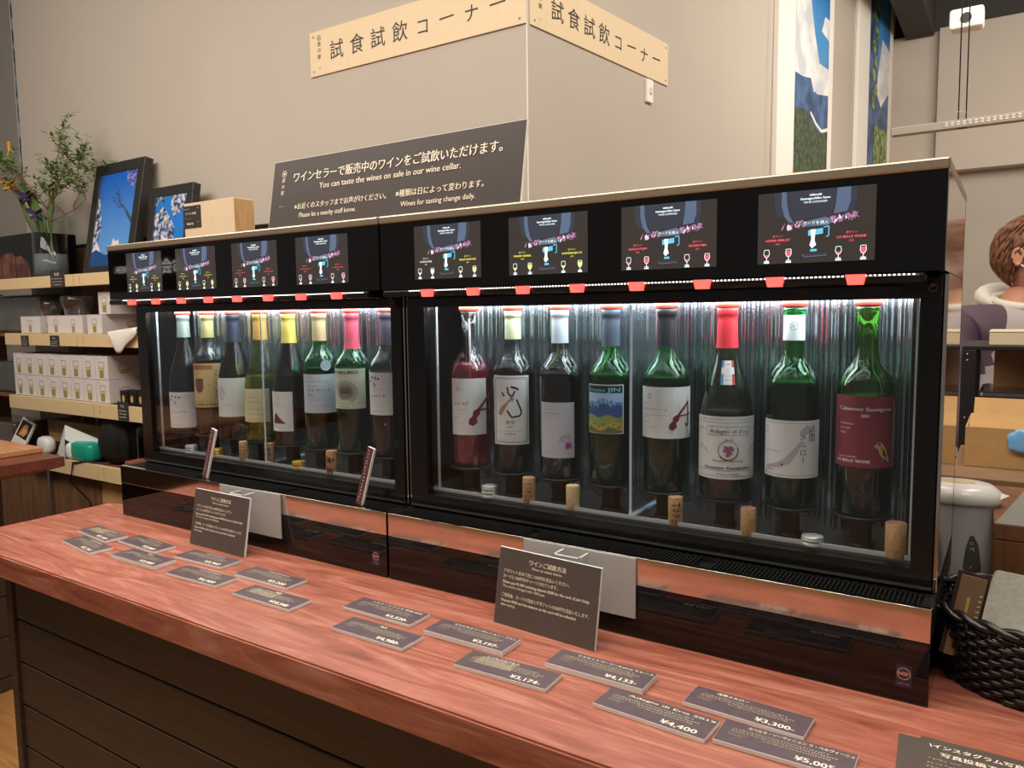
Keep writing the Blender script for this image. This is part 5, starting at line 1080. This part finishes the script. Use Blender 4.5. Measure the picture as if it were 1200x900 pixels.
m_skin = mat('skin', '#c98f72', .55, noise=.06, nscale=30); m_hood = mat('hoodie_purple', '#5a4a55', .9, bump=.3, nscale=60); m_hoodg = mat('hoodie_grey', '#b5a9a8', .9, bump=.3, nscale=60); m_hoodw = mat('hood_white', '#ddd5ca', .9); m_hair = mat('brown_hair', '#5d3a26', .6, noise=.5, nscale=70, stretch=(1, 1, .3), col2='#8a5a3c'); m_trs = mat('dark_trousers', '#25252b', .9); m_mask = mat('mask_white', '#ece9e6', .8); m_shoe = mat('dark_shoes', '#1a1a1a', .6)
#          x     y     z     r
sk = [(0, 0, .93, .135, .10), (0, .0, 1.10, .125, .095), (0, .0, 1.28, .15, .10), (0, .01, 1.38, .10, .075), (0, .01, 1.46, .056), (0, .0, 1.53, .055),
      (-.18, .01, 1.40, .055), (-.235, -.02, 1.13, .045), (-.20, -.20, .98, .034), (-.19, -.26, .95, .030), (.18, .01, 1.40, .055), (.235, -.02, 1.13, .045), (.20, -.20, .98, .034), (.19, -.26, .95, .030),
      (-.10, 0, .86, .09), (-.11, -.01, .50, .062), (-.11, .02, .10, .042), (.10, 0, .86, .09), (.11, -.01, .50, .062), (.11, .02, .10, .042)]
ed = [(0, 1), (1, 2), (2, 3), (3, 4), (4, 5), (3, 6), (6, 7), (7, 8), (8, 9), (3, 10), (10, 11), (11, 12), (12, 13), (0, 14), (14, 15), (15, 16), (0, 17), (17, 18), (18, 19)]
vs, fs = skinmesh(sk, ed); b = B().add(vs, fs, m_skin, True)
# head joined to the body
hx, hy, hz = 0, -.012, 1.610; HR = Matrix.Translation((hx, hy, hz)) @ Matrix.Rotation(RD(50), 4, 'Z')
bm = bmesh.new(); bmesh.ops.create_uvsphere(bm, u_segments=40, v_segments=28, radius=1)
def headco(c):
    x, y, z = c; k = 1.0
    X_ = x * .077; Y_ = y * .096; Z_ = z * .114
    if z < 0: X_ *= 1 - .28 * (-z) ** 1.3; Y_ = Y_ * (1 - .20 * (-z)) - .012 * (-z)
    if y < 0 and abs(x) < .35:
        g = math.exp(-(x / .13) ** 2); Y_ -= .022 * g * math.exp(-((z + .12) / .13) ** 2) + .010 * g * math.exp(-((z - .12) / .16) ** 2) ; Y_ -= .007 * math.exp(-(x / .25) ** 2) * math.exp(-((z + .52) / .1) ** 2)
    if y < -.3: Y_ += .007 * math.exp(-((abs(x) - .38) / .14) ** 2) * math.exp(-((z - .05) / .11) ** 2)
    return (X_, Y_, Z_)
for v in bm.verts: v.co = headco(v.co)
b.bm(bm, m_skin, HR, smooth=True)
for s in (-1, 1):                                                        # ears
    bm = bmesh.new(); bmesh.ops.create_uvsphere(bm, u_segments=18, v_segments=14, radius=1)
    for v in bm.verts:
        x, y, z = v.co; rr_ = (y*y + z*z) ** .5; v.co = (s * (.079 + .010 * x + (.006 if rr_ > .65 else -.004) + .006 * max(0, y)), .016 + y * .018 * (1 if z > -.2 else .8), -.004 + z * .031)
    b.bm(bm, m_skin, HR, smooth=True)
    for k in range(5):                                                   # fingers, curled
        hxp, hyp, hzp = s * .19, -.26, .95; ox = (-.028 + k * .018) if k < 4 else -.035 * s; L_ = [.062, .072, .068, .052, .05][k]
        if k < 4: b.tube([(hxp + ox, hyp - .02, hzp - .005), (hxp + ox, hyp - .055, hzp - .012), (hxp + ox, hyp - .055 - L_*.5, hzp - .03), (hxp + ox, hyp - .05 - L_*.6, hzp - .058)], [.010, .0095, .0085, .007], 8, m_skin)
        else: b.tube([(hxp - s*.02, hyp, hzp), (hxp - s*.045, hyp - .03, hzp - .01), (hxp - s*.05, hyp - .06, hzp - .02)], [.012, .010, .008], 8, m_skin)
    b.tube([(s*.19, -.235, .955), (s*.19, -.265, .948), (s*.19, -.315, .94)], [.028, .036, .030], 10, m_skin)
b.build('body', ps)
for s in (-1, 1):
    e = B().lathe([(.0001, -.011), (.008, -.008), (.0115, 0), (.008, .008), (.0001, .011)], 14, m_white, HR @ Matrix.Translation((s * .029, -.080, .008)), cap=False).build('eye', ps)
    B().lathe([(.0001, .0125), (.005, .0118)], 12, m_blackm, HR @ Matrix.Translation((s * .029, -.080, .008)) @ Matrix.Rotation(RD(90), 4, 'X'), cap=False).build('iris', e)
    B().tube([HR @ Vector((s * (.014 + .008 * k), -.094 + .004 * k, .028 + .003 * sin(k))) for k in range(5)], .003, 6, m_hair).build('eyebrow', ps)
# hair: shell plus locks
b = B(); bm = bmesh.new(); bmesh.ops.create_uvsphere(bm, u_segments=56, v_segments=36, radius=1); r = random.Random(8); kill = []
for v in bm.verts:
    x, y, z = v.co; line = .50 if y < -.55 else (.50 - .9 * (y + .55) if y < -.1 else (-.02 if y < .28 else -.62))
    if abs(x) < .45 and y < -.2: line = .50
    c = Vector(headco(v.co)); bump = 1.095 + .012 * r.random() + (.07 * max(0, z)) + .05 * max(0, y)
    if z < line: kill.append(v)
    v.co = c * bump
bmesh.ops.delete(bm, geom=kill, context='VERTS'); b.bm(bm, m_hair, HR, smooth=True)
for k in range(1100):
    th = r.uniform(0, 2*pi); z = r.uniform(-.50, .96); x, y = cos(th) * (1 - z*z) ** .5, sin(th) * (1 - z*z) ** .5
    line = .52 if y < -.4 else (.12 if y < .25 else -.50)
    if z < line: continue
    nrm = Vector((x, y, z)); p = Vector(headco((x, y, z))) * (1.105 + .07 * max(0, z)); d = Vector((x * .2, .35 * (1 if y > 0 else -1), -1)) if z < .8 else Vector((.3, -1, -.1))
    d = (d - nrm * d.dot(nrm)).normalized(); p2 = p + d * .020 + nrm * .001; p3 = p + d * .042 - nrm * .006
    b.tube([HR @ p, HR @ p2, HR @ p3], [.0032, .0036, .0010], 5, m_hair)
b.build('hair', ps)
# mask with ear loops
b = B(); n = 14; vs = []; fs = []
for i in range(n + 1):
    for j in range(7):
        an = -1.15 + 2.3 * i / n; z = -.98 + .86 * j / 6; z2 = z + .12 * abs(an)
        c = Vector(headco((sin(an) * (1 - min(.9, z2 * z2)) ** .5, -cos(an) * (1 - min(.9, z2 * z2)) ** .5, z2))); c.y -= .010 * (1 - abs(an) / 1.15) + .003; c.x *= 1.05; vs.append(tuple(HR @ c))
for i in range(n):
    for j in range(6): k = i*7 + j; fs.append((k, k+1, k+8, k+7))
o = b.add(vs, fs, m_mask, True).build('face_mask', ps)
for s in (-1, 1):
    for z0, z1 in ((-.012, .018), (-.066, -.026)): B().tube([HR @ Vector((s * .066, -.044, z0)), HR @ Vector((s * .082, -.014, (z0 + z1) / 2)), HR @ Vector((s * .084, .012, z1))], .0022, 6, m_mask).build('ear_loop', o)
# hoodie
hd = [(0, 0, .84, .185, .135), (0, .0, 1.08, .18, .13), (0, .0, 1.28, .195, .13), (0, .01, 1.41, .165, .125), (0, .012, 1.465, .095),
      (-.175, .01, 1.390, .088), (-.250, -.01, 1.15, .075), (-.215, -.19, 1.0, .055), (-.20, -.225, .985, .040), (.175, .01, 1.390, .088), (.250, -.01, 1.15, .075), (.215, -.19, 1.0, .055), (.20, -.225, .985, .040)]
vs, fs = skinmesh(hd, [(0, 1), (1, 2), (2, 3), (3, 4), (3, 5), (5, 6), (6, 7), (7, 8), (3, 9), (9, 10), (10, 11), (11, 12)], 3)
rf = random.Random(2); vs2 = []
for x, y, z in vs:
    fold = .006 * sin(z * 55 + x * 30) * sin(y * 40 + x * 22) if abs(x) > .14 else .003 * sin(z * 30 + x * 25); vs2.append((x * (1 + fold), y + fold, z))
b = B()
b.v = vs2
for f in fs:
    cx = sum(vs2[i][0] for i in f) / len(f); cy = sum(vs2[i][1] for i in f) / len(f); cz = sum(vs2[i][2] for i in f) / len(f)
    raglan = abs(cx) > .085 + max(0, (1.44 - cz)) * .38
    b.f.append(f); b.mi.append(b.mid(m_hood if raglan or cy > .06 else m_hoodg)); b.sm.append(True)
o = b.build('hoodie', ps)
hb = B(); n = 40; pts = []; rs = []
for i in range(n + 1):
    an = 2 * pi * i / n; back = max(0, sin(an)); pts.append((cos(an) * (.088 + .03 * back), .02 + sin(an) * (.075 + .05 * back), 1.458 + .035 * back - .055 * max(0, -sin(an)))); rs.append(.013 + .026 * back)
hb.tube(pts, rs, 12, m_hoodw).build('hood', ps)
B().tube([(cos(2*pi*i/32) * .085, .012 + sin(2*pi*i/32) * .075, 1.465 + .022 * sin(2*pi*i/32)) for i in range(33)], .014, 10, m_hoodw).build('hood_collar', ps)
for s in (-1, 1): B().tube([(s * .035, -.098, 1.40), (s * .040, -.128, 1.36), (s * .045, -.140, 1.26), (s * .043, -.142, 1.20)], .0042, 8, m_hoodw).build('drawstring', ps)
b = B(); pts = [(.13, .03, 1.475), (.10, -.085, 1.42), (.03, -.142, 1.30), (-.06, -.142, 1.14), (-.15, -.10, .98), (-.17, .05, .92)]; vs = []; fs = []
for i, p in enumerate(pts):
    p = Vector(p); t_ = (Vector(pts[min(i+1, 5)]) - Vector(pts[max(0, i-1)])).normalized(); sd = t_.cross(Vector((p.x, p.y, 0)).normalized()).normalized() * .020; vs += [tuple(p + sd), tuple(p - sd)]
    if i: fs.append((2*i-2, 2*i-1, 2*i+1, 2*i))
o = b.add(vs, fs, mat('black_strap', '#2a2a2a', .7)).build('crossbody_strap', ps); q = o.modifiers.new('s', 'SOLIDIFY'); q.thickness = .004
vs, fs = skinmesh([(0, 0, .90, .15, .11), (-.10, 0, .82, .105), (-.11, -.01, .50, .082), (-.11, .01, .08, .068), (.10, 0, .82, .105), (.11, -.01, .50, .082), (.11, .01, .08, .068)], [(0, 1), (1, 2), (2, 3), (0, 4), (4, 5), (5, 6)]); B().add(vs, fs, m_trs, True).build('trousers', ps)
for s in (-1, 1):
    bm = bmesh.new(); bmesh.ops.create_uvsphere(bm, u_segments=18, v_segments=12, radius=1)
    for v in bm.verts: x, y, z = v.co; v.co = (s * .11 + x * .048, -.05 + y * .135, max(0.002, .045 + z * (.050 if y > 0 else .038)))
    B().bm(bm, m_shoe, smooth=True).build('shoe', ps)
